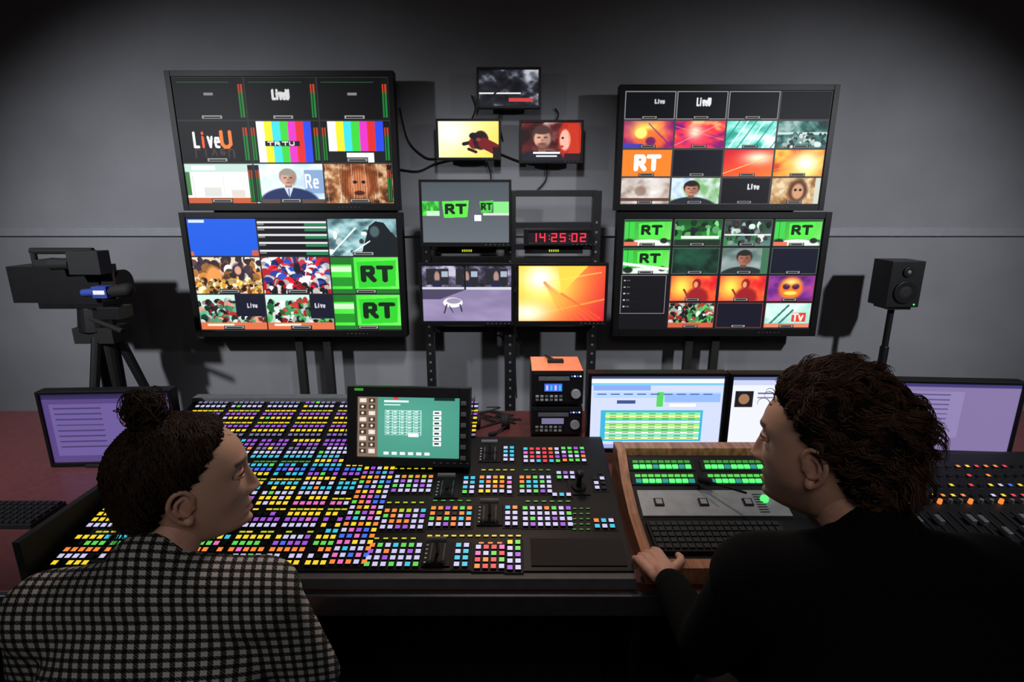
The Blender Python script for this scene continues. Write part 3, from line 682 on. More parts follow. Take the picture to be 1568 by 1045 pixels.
tbar(750,697); blk(779,697,2,4,['WC','CC','WC','WW'])
blk(829,699,6,4,['WRRRRW','MRRRRW','WRRRRP','WWPRWW']); blk(878,698,4,4,['GWPG','WGGP','PWWG','OGGW'])
blk(820,744,5,4,['OOGWW','CCCWG','GCCWW','WWGPW']); blk(866,730,3,2,['WGW','GWW']); blk(860,760,3,1,['WCW'])
blk(918,742,2,3,['KW','WK','KK'])
blk(618,797,6,4,['OOyyWW','OOOPWP','WOOOWW','WWPPWW']); blk(690,793,6,4,['gOgOGO','OKOKOG','GOGOWO','WWPOWW']); tbar(750,790); blk(783,792,2,4,['CW','WW','WC','WW'])
blk(838,793,7,4,['GWWWGWP','WWPWWWG','WGWWPWW','WPWWWGW']); blk(925,804,3,2,['WCW','CWC'])
for j in range(5):
    x,s=loc(890,780+8*j)
    for k in range(3): key(MA,x-.02+.02*k,s,'g',.013,.006,.003)
blk(603,852,7,4,['WGWCWGW','PWWWWPW','WWPWWWC','GWWWWPW']); tbar(670,850); blk(707,852,2,4,['CW','WC','CC','WP'])
blk(750,855,4,4,['WRRM','MRRR','RRRM','WRRW']); blk(787,852,2,5,['YG','WG','WP','WW','WW'])
def labels(u0,u1,v,c='y',n=None):
    x0,s=loc(u0,v); x1,_=loc(u1,v); n=n or int((x1-x0)/.0218)
    for k in range(n): key(MA,x0+(k+.5)*(x1-x0)/n,s,c,.016,.008,.003)
labels(600,664,719,'y'); labels(735,790,721,'y'); labels(800,845,721,'g'); labels(652,800,822,'Y'); labels(590,652,771,'y'); labels(660,724,768,'g'); labels(570,640,826,'y'); labels(802,876,769,'g'); labels(730,772,833,'O'); labels(800,935,726,'K',4)
x,s=loc(886,748); plate(MA,x-.034,s-.034,x+.034,s+.034,z=.004); con.tube(MA@Vector((x,s,0)),MA@Vector((x,s,.012)),.026,.022,'rubber',24); con.tube(MA@Vector((x,s,.01)),MA@Vector((x,s,.05)),.008,.009,'black_plastic'); con.ell(MA@Vector((x,s,.056)),(.015,.015,.013),'black_plastic')
x0,s1=loc(812,826); x1,_=loc(940,826); plate(MA,x0,.015,.31,s1,'matte_black',.003)
cobj=con.obj('video_switcher_console',bevel=.0012)
keys.obj('keys',parent=cobj)

# touchscreen monitor
def tstand(b,w,h):
    b.span((-.03,.05,-h/2-.002),(.03,.075,0),'dark_metal'); b.span((-.1,.03,-h/2-.003),(.1,.13,-h/2+.006),'dark_metal')
    for k in range(6): b.box((w/2-.02,-.012,h/2-.05-k*.036),(.018,.006,.014),'grey_paint')
    b.box((-w/2+.04,-.0105,h/2-.01),(.03,.003,.008),'key_gl')
x0=W(531,655,1.68)[0]; x1=W(720,655,1.68)[0]
o=display('touchscreen_monitor',x0,x1,.898,1.160,1.68,scrT(),.034,.04,rx=math.radians(-14),rz=math.radians(-3),extra=tstand,bot=.028,m='black_plastic')

# recorder decks
q=MB(); dx0,dx1=.082,.302; dy=2.185
for z0,z1,k in((.775,.90,0),(.915,1.062,1)):
    q.span((dx0,dy,z0),(dx1,dy+.215,z1),'black_plastic')
    if k: q.span((dx0+.002,dy+.002,z1),(dx1-.002,dy+.213,z1+.003),'deck_top')
    q.span((dx0+.008,dy-.006,z0+.01),(dx1-.008,dy,z1-.008),'dark_metal')
    q.span((dx0+.03,dy-.008,z1-.04),(dx1-.06,dy-.006,z1-.022),'grey_paint')
    q.tube((dx1-.032,dy-.018,z0+.05),(dx1-.032,dy-.006,z0+.05),.02,.02,'grey_metal',20)
    for i in range(6):
        for j in range(2): q.box((dx0+.025+i*.02,dy-.009,z0+.022+j*.016),(.013,.006,.009),'grey_metal' if (i+j)%3 else 'grey_paint')
    for i in range(4): q.box((dx1-.05+i*.012,dy-.009,z1-.02),(.007,.004,.006),'led_white' if i%2 else 'key_B')
    if k:
        q.span((dx0+.055,dy-.010,z0+.060),(dx0+.13,dy-.007,z0+.094),'key_B')
        for i in range(4): q.box((dx0+.066+i*.018,dy-.012,z0+.077),(.009,.003,.022),'key_C' if i%2 else 'key_W')
    else: q.span((dx0+.045,dy-.010,z0+.052),(dx0+.14,dy-.007,z0+.078),'key_wl')
    for xx in(dx0+.02,dx1-.02):
        for yy in(dy+.03,dy+.19): q.tube((xx,yy,z0-.0145),(xx,yy,z0),.01,.01,'rubber',12)
q.box((dx0+.11,dy+.12,1.072),(.07,.03,.014),'rubber'); q.tube((dx0+.1,dy+.13,1.075),(dx0+.07,dy+.2,1.075),.006,.006,'rubber')
q.obj('tape_deck_stack',bevel=.002)

# headset on desk
q=MB(); hp=on_plane(752,655,(0,0,ZD),Vector((0,0,1)))
pts=catmull([hp+Vector(v) for v in((-.07,0,.03),(-.06,.07,.035),(0,.1,.04),(.06,.07,.035),(.07,0,.03))],8)
for a,b in zip(pts[:-1],pts[1:]): q.capsule(a,b,.006,.006,'rubber',10)
for sx in(-1,1): q.tube(hp+Vector((sx*.055,-.005,.035)),hp+Vector((sx*.085,-.005,.035)),.034,.03,'rubber',24); q.tube(hp+Vector((sx*.048,-.005,.035)),hp+Vector((sx*.058,-.005,.035)),.03,.034,'matte_black',24)
q.capsule(hp+Vector((.075,-.02,.02)),hp+Vector((.02,-.09,.012)),.004,.004,'rubber',8); q.capsule(hp+Vector((.02,-.09,.012)),hp+Vector((.0,-.1,.012)),.009,.009,'rubber',12)
q.obj('headphones',smooth=True)
L=[]
for k in range(5):
    h0=on_plane(735+k*12,640+rr.randint(-8,10),(0,0,ZD+.006),Vector((0,0,1)))
    L.append(catmull([h0+Vector((rr.uniform(-.12,.12),rr.uniform(-.06,.08),0)) for _ in range(5)],8))
curves('desk_cables',L,.003,'rubber')

# PC monitors
def pcstand(zb):
    def f(b,w,h):
        b.span((-.03,.05,-zb+.001),(.03,.075,-.02),'black_plastic'); b.span((-.11,-.02,-zb+.001),(.11,.16,-zb+.012),'black_plastic')
    return f
YP=1.93
def pc(u0,u1,v0,v1,k,rz=0,dx=0):
    x0=W(u0,(v0+v1)/2,YP)[0]; x1=W(u1,(v0+v1)/2,YP)[0]; z1=W(784,v0,YP)[1]; z0=W(784,v1,YP)[1]
    display('computer_monitor',x0,x1,z0,z1,YP,scrPC(k),.012,.04,extra=pcstand((z0+z1)/2-ZD),rz=rz,bot=.016)
pc(899,1109,571,692,1); pc(1112,1322,572,692,2); pc(1345,1552,583,695,3,rz=math.radians(-4)); pc(72,268,598,712,0,rz=math.radians(3))

# wooden-cased intercom/edit console
q=MB(); X0,X1=.362,.95
prof=[(1.26,ZC_),(1.26,.80),(1.48,.815),(1.59,.85),(1.70,.915),(1.74,.915),(1.74,ZC_)]
q.prism([(a,b-.004 if b>.77 else b) for a,b in prof],X0+.02,X1-.02,'console_face')
side=[(1.245,ZC_),(1.245,.815),(1.47,.835),(1.59,.875),(1.69,.94),(1.755,.94),(1.755,ZC_)]
q.prism(side,X0-.008,X0+.022,'wood'); q.prism(side,X1-.02,X1+.004,'wood')
q.span((X0+.022,1.705,.90),(X1-.02,1.755,.938),'wood'); q.span((X0+.022,1.245,ZC_),(X1-.02,1.285,.812),'wood')
def fr(a,b):
    a=Vector((0,)+a);b=Vector((0,)+b); e=(b-a).normalized(); n=Vector((1,0,0)).cross(e); return frameof(a,e,n),(b-a).length
Mk,l1=fr((1.285,.799),(1.48,.811)); Mg,l2=fr((1.48,.811),(1.59,.846)); Md,l3=fr((1.59,.846),(1.70,.911))
# keyboard
q.box((X0+.24,.1,.006),(.40,.135,.012),'matte_black',Mk)
for r in range(5):
    for k in range(18): q.box((X0+.24-.185+k*.0215,.1-.05+r*.025,.015),(.017,.019,.006),'off_key',Mk)
# grey panel
q.box((X0+.27,l2/2,.003),(.46,l2-.012,.006),'grey_metal',Mg)
for k in range(3):
    q.box((X0+.10+k*.14,l2/2,.008),(.03,.03,.004),'dark_metal',Mg); q.box((X0+.10+k*.14,l2/2,.011),(.02,.02,.003),'grey_metal',Mg)
for k in range(8): q.box((X0+.42+.0*k,.02+.01*k,.007),(.03,.003,.002),'matte_black',Mg)
xg=on_plane(1167,757,(0,1.55,.845),Mg.col[2].to_3d()); gl=(Mg.inverted()@xg)
q.tube(Mg@Vector((gl.x,l2*.6,.004)),Mg@Vector((gl.x,l2*.6,.016)),.013,.012,'led_green',24)
# green displays
for j in range(2):
    s0=l3*.2+j*l3*.42
    for x_0,nn in((X0+.04,9),(X0+.28,9)):
        q.box((x_0+.1,s0+.012,.002),(.22,.042,.004),'matte_black',Md)
        for k in range(nn):
            q.box((x_0+.013+k*.0218,s0+.004,.006),(.018,.014,.005),'led_green' if (k+j)%4 else 'key_T',Md)
            q.box((x_0+.013+k*.0218,s0+.024,.005),(.018,.010,.003),'key_gl' if j else 'key_G',Md)
gp=Md@Vector((X0+.25,.02,.03)); q.capsule(gp,gp+Vector((.1,-.1,.01)),.004,.004,'rubber',8); q.capsule(gp,gp+Vector((.02,-.01,.0)),.014,.012,'rubber')
q.obj('intercom_console',bevel=.0015)
# audio mixer to the right
q=MB(); keys=MB(); x0,x1=1.02,2.0
q.prism([(1.26,ZC_),(1.26,.79),(1.78,.88),(1.80,.88),(1.80,ZC_)],x0,x1,'console_face')
q.span((x0-.02,1.25,ZC_),(x0,1.81,.895),'wood'); q.span((x1,1.25,ZC_),(x1+.02,1.81,.895),'wood')
Mx,lx=fr((1.26,.79),(1.78,.88))
for i in range(30):
    for j in range(4): 
        key(Mx,x0+.03+i*.032,.30+j*.05,rr.choice('OOBWRYKKKKKKK'),.014,.014)
    q.box((x0+.03+i*.032,.14,.002),(.005,.18,.003),'rubber',Mx); q.box((x0+.03+i*.032,.08+.12*rr.random(),.01),(.016,.03,.016),'grey_paint',Mx)
    q.tube(Mx@Vector((x0+.03+i*.032,.27,0)),Mx@Vector((x0+.03+i*.032,.27,.016)),.007,.006,'key_O' if i%3==0 else 'grey_paint',10)
mo=q.obj('audio_mixing_console',bevel=.0015); keys.obj('mixer_keys',parent=mo)
# keyboard left of switcher
q=MB(); zk=ZD+.001
q.span((-1.95,1.5,zk),(-1.5,1.64,zk+.015),'black_plastic')
for r in range(5):
    for k in range(19): q.box((-1.93+k*.0225+.01,1.518+r*.026,zk+.018),(.018,.02,.007),'off_key')
q.obj('computer_keyboard',bevel=.001)

# ------------------------------------------------------------ people
attr_mat('skin',base=True,rough=.5)
mat('eyeball',(215,208,200),.2); mat('iris',(30,20,14),.15)
Hh=.12; ZC=-.005
def tab(z,pts):
    xs=[p[0] for p in pts][::-1]; ys=[p[1] for p in pts][::-1]; return np.interp(z,xs,ys)
AF=[(.115,.100),(.085,.102),(.06,.103),(.03,.0975),(.015,.088),(0,.087),(-.02,.089),(-.035,.091),(-.055,.096),(-.07,.103),(-.085,.116),(-.1,.140),(-.112,.165),(-.125,.17)]
AB=[(.115,.11),(.06,.113),(.02,.107),(-.02,.100),(-.05,.088),(-.08,.078),(-.11,.06),(-.125,.05)]
AW=[(.115,.092),(.085,.09),(.05,.084),(.02,.079),(-.01,.075),(-.04,.072),(-.07,.071),(-.09,.072),(-.11,.075),(-.125,.06)]
def smoothed(z,T):
    return sum(tab(z+d,T) for d in(-.01,-.006,-.003,0,.003,.006,.01))/7
def head_points(nz=120,nt=150):
    ph=np.linspace(.02,math.pi-.02,nz)[:,None]; th=np.linspace(0,2*math.pi,nt,endpoint=False)[None]
    z=ZC+Hh*np.cos(ph); sn=np.sin(ph); af,ab,aw=smoothed(z,AF)*sn,smoothed(z,AB)*sn,smoothed(z,AW)*sn
    c,s_=np.cos(th),np.sin(th)
    x=np.where(c>0,af*np.sign(c)*np.abs(c)**.92,ab*c); y=aw*s_*np.ones_like(c); Z=z*np.ones_like(c)
    jl=np.clip((-.03-Z)/.06,0,1); y=y*(1-.18*jl*np.clip(x/.08,0,1)+.03*jl*np.exp(-((x+.005)/.03)**2))
    return x,y,Z,c*np.ones_like(z)
def g(y,z,y0,z0,sy,sz): return np.exp(-((y-y0)/sy)**2-((z-z0)/sz)**2)
def add_face(x,y,z,c,woman):
    f=np.clip(c*2.5,0,1); ya=np.abs(y)
    nk=.9 if woman else 1.05
    t=np.clip((.024-z)/.062,0,1); prof=np.where(z<.024,.004+.022*nk*t**1.1,0.004*np.exp(-((z-.024)/.012)**2))
    below=np.clip((z+.05)/.012,0,1); below=below*below*(3-2*below); prof=prof*np.where(z<-.038,below,1)
    wy=.0065+.007*t**2
    x=x+f*prof*np.exp(-(y/wy)**2)
    x=x+f*.007*g(ya,z,.014,-.038,.006,.008)
    x=x-f*.012*g(ya,z,.031,.012,.014,.010)+f*.005*g(ya,z,.028,.031,.02,.008)
    x=x+f*.004*g(ya,z,.042,-.02,.018,.016)-f*.003*g(ya,z,.04,-.06,.016,.02)
    x=x+f*.0065*g(ya,z,0,-.0655,.017,.0055)+f*.0065*g(ya,z,0,-.0795,.015,.006)-f*.003*g(ya,z,0,-.0725,.022,.0022)-f*.004*g(ya,z,0,-.09,.02,.006)
    x=x+f*.007*g(ya,z,0,-.106,.020,.012)
    return x
def hairmask(x,y,z,woman):
    if woman: front=np.interp(z,[-.12,-.06,-.02,.0,.015,.03,.05,.07,.09,.105,.13],[-.07,-.055,-.038,-.022,.0,.020,.036,.050,.070,.085,.2])
    else: front=np.interp(z,[-.12,-.07,-.04,-.02,.0,.015,.03,.06,.08,.10,.13],[-.065,-.055,-.045,-.036,-.026,.0,.014,.032,.062,.09,.2])
    front=front+.004*np.sin(z*400)+.003*np.sin(z*900+y*300)
    m=(front-x)/.02
    low=np.interp(x,[-.1,-.03],[-.095,-.07]) if woman else np.interp(x,[-.1,-.03],[-.115,-.08])
    m=np.minimum(m,(z-low)/.015)
    return np.clip(m,0,1)
def lathe_faces(nz,nt):
    fs=[]
    for j in range(nz-1):
        for i in range(nt): fs.append((j*nt+i,(j+1)*nt+i,(j+1)*nt+(i+1)%nt,j*nt+(i+1)%nt))
    fs.append(tuple(range(nt))); fs.append(tuple((nz-1)*nt+i for i in range(nt))[::-1]); return fs
def build_head(par,M,woman,skin):
    x,y,z,c=head_points(); nz,nt=x.shape; xf=add_face(x,y,z,c,woman)
    V=np.stack([xf,y,z],-1).reshape(-1,3)
    me=bpy.data.meshes.new('head'); me.from_pydata(V.tolist(),[],lathe_faces(nz,nt)); me.polygons.foreach_set('use_smooth',[True]*len(me.polygons))
    col=np.zeros((nz,nt,3))+lin(skin)
    ya=np.abs(y); fm=(c>0).astype(float)
    lip=(g(ya,z,0,-.0725,.021,.0095)*fm)[...,None]; lip=np.clip(lip*1.6-.4,0,1)
    col=col*(1-lip)+lin((178,82,84))*lip
    br=(np.exp(-((z-.033-.06*(ya-.02))/.0042)**2)*((ya>.012)&(ya<.048))*fm)[...,None]; br=np.clip(br*1.3,0,.9)
    col=col*(1-br)+lin((40,26,20))*br
    if not woman:
        st=np.clip((-.045-z)/.02,0,1)*np.clip((x+.03)/.03,0,1)*.5; st=st[...,None]*(1-lip); col=col*(1-st)+lin((60,42,36))*st
    hm=hairmask(x,y,z,woman)[...,None]; col=col*(1-hm)+lin((30,20,16))*hm
    ca=me.color_attributes.new('Col','FLOAT_COLOR','POINT'); cc=np.ones((nz*nt,4)); cc[:,:3]=col.reshape(-1,3); ca.data.foreach_set('color',cc.ravel())
    me.materials.append(MATS['skin']); o=bpy.data.objects.new('head',me); COL.objects.link(o); o.parent=par; o.matrix_world=M
    q=MB()
    for sy in(-1,1):
        q.ell((.0725,sy*.031,.012),(.0115,.0125,.0115),'eyeball'); q.ell((.0812,sy*.0315,.0115),(.0038,.0062,.0062),'iris')
    q.obj('eyes',smooth=True,parent=par,M=M)
    q=MB()
    for sy in(-1,1):
        for zz in(.0175,.0060):
            pts=[Vector((.072+.0125*math.cos(a),sy*.031+.0135*math.sin(a),zz-abs(math.sin(a))**2*.004*(1 if zz>.01 else -1))) for a in np.linspace(-1.3,1.3,9)]
            for a,b in zip(pts[:-1],pts[1:]): q.capsule(a,b,.0032,.0032,'skinflat',8)
            if zz>.01:
                for a,b in zip(pts[:-1],pts[1:]): q.capsule(a+Vector((.0032,0,-.0022)),b+Vector((.0032,0,-.0022)),.0009,.0009,'hair_core',6)
    q.obj('eyelids',smooth=True,parent=par,M=M)
    q=MB()
    for sy in(-1,1):
        def E(a,b,c_): return Vector((-.008+a,sy*(.073+c_),-.006+b))
        hel=catmull([E(.012,-.006,.004),E(.014,.016,.010),E(.004,.031,.014),E(-.012,.030,.019),E(-.021,.012,.021),E(-.018,-.010,.017),E(-.008,-.026,.011),E(.004,-.032,.008)],5)
        for a,b in zip(hel[:-1],hel[1:]): q.capsule(a,b,.0042,.0042,'skinflat',10)
        ah=catmull([E(.0,.018,.010),E(-.010,.012,.015),E(-.011,-.005,.014),E(.0,-.016,.010),E(.008,-.012,.006)],4)
        for a,b in zip(ah[:-1],ah[1:]): q.capsule(a,b,.0036,.0036,'skinflat',10)
        q.ell(E(-.003,.004,.004),(.017,.006,.027),'skinflat',R=Matrix.Rotation(sy*.35,3,'Z')); q.capsule(E(.003,-.030,.007),E(.006,-.024,.004),.0075,.006,'skinflat',12); q.capsule(E(.013,-.006,.005),E(.013,-.001,.005),.0045,.004,'skinflat',8)
    q.obj('ears',parent=par,M=M,remesh=.0018,sm=3)
    return
def hair_cap(par,M,woman,thick,m,seed,namp,nsc):
    x,y,z,c=head_points(90,120); nz,nt=x.shape; hm=hairmask(x,y,z,woman); hm=hm*hm*(3-2*hm)
    P=np.stack([x,y,z],-1); ctr=np.array([-.01,0,0]); N=P-ctr; N/=np.linalg.norm(N,axis=-1)[...,None]
    T=thick(x,y,z)
    off=np.zeros_like(x)
    for j in range(nz):
        for i in range(nt):
            p=Vector(P[j,i])*nsc+Vector((seed,0,0)); off[j,i]=noise.noise(p)*.6+noise.noise(p*2.3)*.4
    d=-.004*(1-hm)+hm*(T+namp*off)
    Q=P+N*d[...,None]
    me=bpy.data.meshes.new('hair_volume'); me.from_pydata(Q.reshape(-1,3).tolist(),[],lathe_faces(nz,nt)); me.polygons.foreach_set('use_smooth',[True]*len(me.polygons))
    me.materials.append(MATS[m]); o=bpy.data.objects.new('hair_volume',me); COL.objects.link(o); o.parent=par; o.matrix_world=M
    return Q.reshape(-1,3),N.reshape(-1,3),hm.ravel(),P.reshape(-1,3)
mat('skinflat',(228,174,152),.5,sss=.15,var=.08,scale=120,bump=.1)

def limbmesh(name,segs,m,par,vox=.012,sm=6):
    q=MB()
    for s_ in segs:
        if s_[0]=='c': q.capsule(s_[1],s_[2],s_[3],s_[4],m)
        else: q.ell(s_[1],s_[2],m,R=s_[3] if len(s_)>3 else None)
    return q.obj(name,parent=par,remesh=vox,sm=sm)
def hand(name,par,wrist,fwd,up,side,curl=.5,spread=.08,sc=1.0):
    """side=+1: thumb toward +lateral (lateral = fwd x up)"""
    fwd=Vector(fwd).normalized(); up=Vector(up); up=(up-fwd*up.dot(fwd)).normalized(); lat=fwd.cross(up)*side; w=Vector(wrist)
    P=lambda a,b,c:w+(fwd*a+lat*b+up*c)*sc
    q=MB(); m='skinflat'
    for b in(-.028,-.010,.010,.026): q.capsule(P(.012,b*.7,0),P(.082,b,0.002),.014*sc,.0115*sc,m,14)
    q.capsule(P(-.05,0,0),P(.015,0,0),.026*sc,.024*sc,m,16); q.ell(P(.03,.022,-.008),(.02*sc,.018*sc,.016*sc),m)
    for b,l,ca in((.028,.072,curl),(.0095,.080,curl*1.05),(-.0095,.074,curl*1.1),(-.028,.058,curl*1.2)):
        p=P(.088,b,.002); ang=.15; d0=(fwd+lat*b*spread*40*.3).normalized()
        segl=[l*.46,l*.31,l*.23]; r=.0088*sc
        for k,sl in enumerate(segl):
            ang+=ca*(.75 if k==0 else 1.0)
            d=d0*math.cos(ang)-up*math.sin(ang); p2=p+d*sl*sc; q.capsule(p,p2,r,r*.92,m,12); p=p2; r*=.92
    p=P(.02,.03,-.006)
    for dl,l,r0 in(((.55,.75,-.25),.042,.0125),((.85,.45,-.35),.032,.0108),((.95,.2,-.4),.024,.0095)):
        d=(fwd*dl[0]+lat*dl[1]+up*dl[2]).normalized(); p2=p+d*l*sc; q.capsule(p,p2,r0*sc,r0*.92*sc,m,12); p=p2
    return q.obj(name,parent=par,remesh=.003,sm=3)
def place_children(par):
    for o in par.children:
        o.matrix_parent_inverse=Matrix.Translation(-par.location)
R_=random.Random(3)
C0=Vector((-.01,0,0))
# --- woman
wm=empty('seated_woman',(-.62,.62,0))
HC=Vector((-.560,.86,1.280))
MW=Matrix.Translation(HC)@Matrix.Rotation(math.radians(27),4,'Z')@Matrix.Rotation(math.radians(0),4,'Y')@Matrix.Rotation(math.radians(3),4,'X')@Matrix.Scale(.96,4)
build_head(wm,MW,True,(240,192,168))
def thW(x,y,z): return .006+.018*np.clip((.02-x)/.1,0,1)+.002*np.clip(z/.1,0,1)
Q,Nn,hm,P0=hair_cap(wm,MW,True,thW,'hair_core',3,.006,30)
bun=Vector((-.050,0.0,.150))
lines=[]
ids=[i for i in range(len(hm)) if .08<hm[i]]
for _ in range(2600):
    i=R_.choice(ids); p=Vector(Q[i])
    n0=(p-C0).normalized(); n1=(bun-C0).normalized()
    frac=R_.uniform(.25,.5); ph=R_.uniform(0,6.28); amp=R_.uniform(.0008,.004); pts=[]
    for k in range(9):
        t=k/8*frac; n=n0.slerp(n1,t)
        dd=np.argmax(Nn@np.array(n)); r=(Vector(Q[dd])-C0).length+.0005+amp*math.sin(k*1.5+ph)*.5+.003*math.sin(math.pi*k/8)
        side=n.cross(n1); side=side.normalized() if side.length>1e-4 else Vector((0,1,0))
        pts.append(MW@(C0+n*r+side*amp*math.cos(k*1.5+ph)))
    lines.append(pts)
curves('hair_strands',lines,.0011,'hair_w',wm,taper=True)
lines=[]
for _ in range(240):
    ax=Vector((R_.gauss(0,1),R_.gauss(0,1),R_.gauss(0,1))).normalized(); t=ax.orthogonal().normalized(); b=ax.cross(t); r=R_.uniform(.018,.032); o=Vector((R_.gauss(0,.005),R_.gauss(0,.006),R_.gauss(0,.004))); st=R_.uniform(0,6)
    lines.append([MW@(bun+o+(t*math.cos(st+k*.35)+b*math.sin(st+k*.35))*r*(1+.05*math.sin(k*1.3))) for k in range(15)])
for _ in range(420):
    i=R_.choice(ids); p=Vector(Q[i]); n=(p-C0).normalized()
    low_=p.z<-.02 and p.x<-.035
    edge=hm[i]<.6 and R_.random()<.25
    if not(low_ or edge): continue
    L0=R_.uniform(.015,.045); dn=Vector((-.25,R_.uniform(-.3,.3),-.9)) if low_ else Vector((.25,R_.uniform(-.3,.3),-.5)); ph=R_.uniform(0,6)
    lines.append([MW@(p+n*(.001+L0*.2*t)+dn*L0*t+Vector((math.sin(t*7+ph),math.cos(t*7+ph),0))*.003) for t in np.linspace(0,1,10)])
curves('hair_bun_and_curls',lines,.0012,'hair_w',wm,taper=True)
q=MB(); q.ell(MW@bun,(.030,.030,.026),'hair_core'); q.obj('bun_core',smooth=True,parent=wm)
nb=Vector((-.60,.775,1.14))
limbmesh('neck',[('c',nb,HC+Vector((-.015,-.015,-.06)),.050,.046)],'skinflat',wm,.006,4)
shL=Vector((-.775,.77,1.085)); shR=Vector((-.435,.80,1.09)); hip=Vector((-.62,.62,.56))
T=[('c',hip+Vector((-.08,0,0)),hip+Vector((.08,0,0)),.115,.115),
   ('c',hip+Vector((-.05,.01,.05)),Vector((-.66,.72,.95)),.115,.12),('c',hip+Vector((.05,.01,.05)),Vector((-.54,.73,.95)),.115,.12),
   ('e',(-.605,.75,.98),(.165,.11,.16)),('c',shL,shR,.07,.07),('c',nb+Vector((0,-.02,0)),shL+Vector((.03,0,.01)),.062,.06),('c',nb+Vector((0,-.02,0)),shR+Vector((-.03,0,.01)),.062,.06),
   ('c',nb+Vector((0,-.01,-.02)),nb+Vector((.0,.0,.03)),.068,.060),
   ('c',shL,(-.85,.80,.86),.062,.052),('c',(-.85,.80,.86),(-.70,.98,.70),.050,.038),
   ('c',shR,(-.385,.86,.86),.064,.052),('c',(-.385,.86,.86),(-.52,1.0,.70),.050,.038)]
limbmesh('checked_jacket',T,'check_wool',wm,.010,5)
limbmesh('trousers',[('c',hip+Vector((-.09,0,-.02)),(-.74,1.06,.56),.095,.065),('c',(-.74,1.06,.56),(-.74,1.14,.12),.06,.045),
                     ('c',hip+Vector((.09,0,-.02)),(-.50,1.06,.56),.095,.065),('c',(-.50,1.06,.56),(-.50,1.14,.12),.06,.045),('c',hip+Vector((-.08,0,-.02)),hip+Vector((.08,0,-.02)),.105,.105)],'trouser',wm,.012,5)
limbmesh('shoes',[('c',(-.74,1.13,.045),(-.75,1.30,.035),.045,.033),('c',(-.50,1.13,.045),(-.49,1.30,.035),.045,.033)],'shoe',wm,.008,3)
hand('hand_left',wm,(-.68,1.0,.685),(.6,.6,-.25),(0,0,1),1,.35); hand('hand_right',wm,(-.54,1.02,.685),(-.6,.5,-.25),(0,0,1),-1,.35)
place_children(wm)

# --- man
mn=empty('seated_man',(.62,.6,0))
HM=Vector((.538,.87,1.338))
MM=Matrix.Translation(HM)@Matrix.Rotation(math.radians(137),4,'Z')@Matrix.Rotation(math.radians(4),4,'Y')@Matrix.Scale(1.04,4)
build_head(mn,MM,False,(236,186,160))
def thM(x,y,z): return .008+.022*np.clip((.02-x)/.1,0,1)+.010*np.clip(z/.1,0,1)
Q,Nn,hm,P0=hair_cap(mn,MM,False,thM,'hair_core',9,.016,30)
lines=[]; ids=[i for i in range(len(hm)) if hm[i]>.3]
for _ in range(240):   # wavy locks: clumps of neighbouring strands
    i=R_.choice(ids); p0=Vector(Q[i])
    near_ear=abs(p0.y)>.05 and p0.z<.035
    base=Vector((-.8,0,-.35)) if (p0.z>.03 or near_ear) else Vector((-.35,0,-.9))
    j_=.3 if near_ear else .6
    base=base+Vector((R_.uniform(-j_,j_),R_.uniform(-j_,j_),R_.uniform(-.5,.5)))
    if near_ear: base.x=min(base.x,-.5)
    L0=R_.uniform(.03,.06)*(.6 if near_ear else 1); ph=R_.uniform(0,6); rad=R_.uniform(.004,.009); w_=R_.uniform(4,8); lift=R_.uniform(.0,.5)
    for s_ in range(13):
        jit=Vector((R_.gauss(0,.006),R_.gauss(0,.006),R_.gauss(0,.006))); p=p0+jit; n=(p-C0).normalized(); dd=np.argmax(Nn@np.array(n)); p=C0+n*((Vector(Q[dd])-C0).length-.002)
        dn=(base-n*base.dot(n)).normalized(); t_=n.cross(dn).normalized(); l=L0*R_.uniform(.8,1.1); ph2=ph+R_.uniform(-.3,.3)
        pts=[]
        for t in np.linspace(0,1,12):
            conv=1-.5*t
            q_=p0+(p-p0)*conv+n*(.003+l*lift*.6*math.sin(t*2.6))+dn*l*t+(t_*math.sin(t*w_+ph2)+n*.7*math.cos(t*w_+ph2))*rad*min(1,t*3)
            pts.append(MM@q_)
        lines.append(pts)
for _ in range(900):
    i=R_.choice(ids); p=Vector(Q[i]); n=(p-C0).normalized(); p=p-n*.004
    dn=Vector((-.8,0,-.35)) if (p.z>.03 or abs(p.y)>.05) else Vector((-.35,0,-.9)); dn=dn+Vector((R_.uniform(-.4,.3),R_.uniform(-.4,.4),R_.uniform(-.4,.4))); dn=(dn-n*dn.dot(n)*.95).normalized(); t_=n.cross(dn).normalized()
    L0=R_.uniform(.02,.04); ph=R_.uniform(0,6); rad=R_.uniform(.002,.005); w_=R_.uniform(5,9)
    lines.append([MM@(p+n*.003+dn*L0*t+(t_*math.sin(t*w_+ph)+n*.6*math.cos(t*w_+ph))*rad) for t in np.linspace(0,1,12)])
curves('curly_hair',lines,.0012,'hair_m',mn,taper=True)
nb=Vector((.60,.78,1.19))
limbmesh('neck',[('c',nb,HM+Vector((.025,-.02,-.06)),.058,.055)],'skinflat',mn,.006,4)
shL=Vector((.425,.80,1.12)); shR=Vector((.80,.78,1.13)); hip=Vector((.62,.6,.57))
el=Vector((.40,.93,.865)); wr=Vector((.385,1.13,.852))
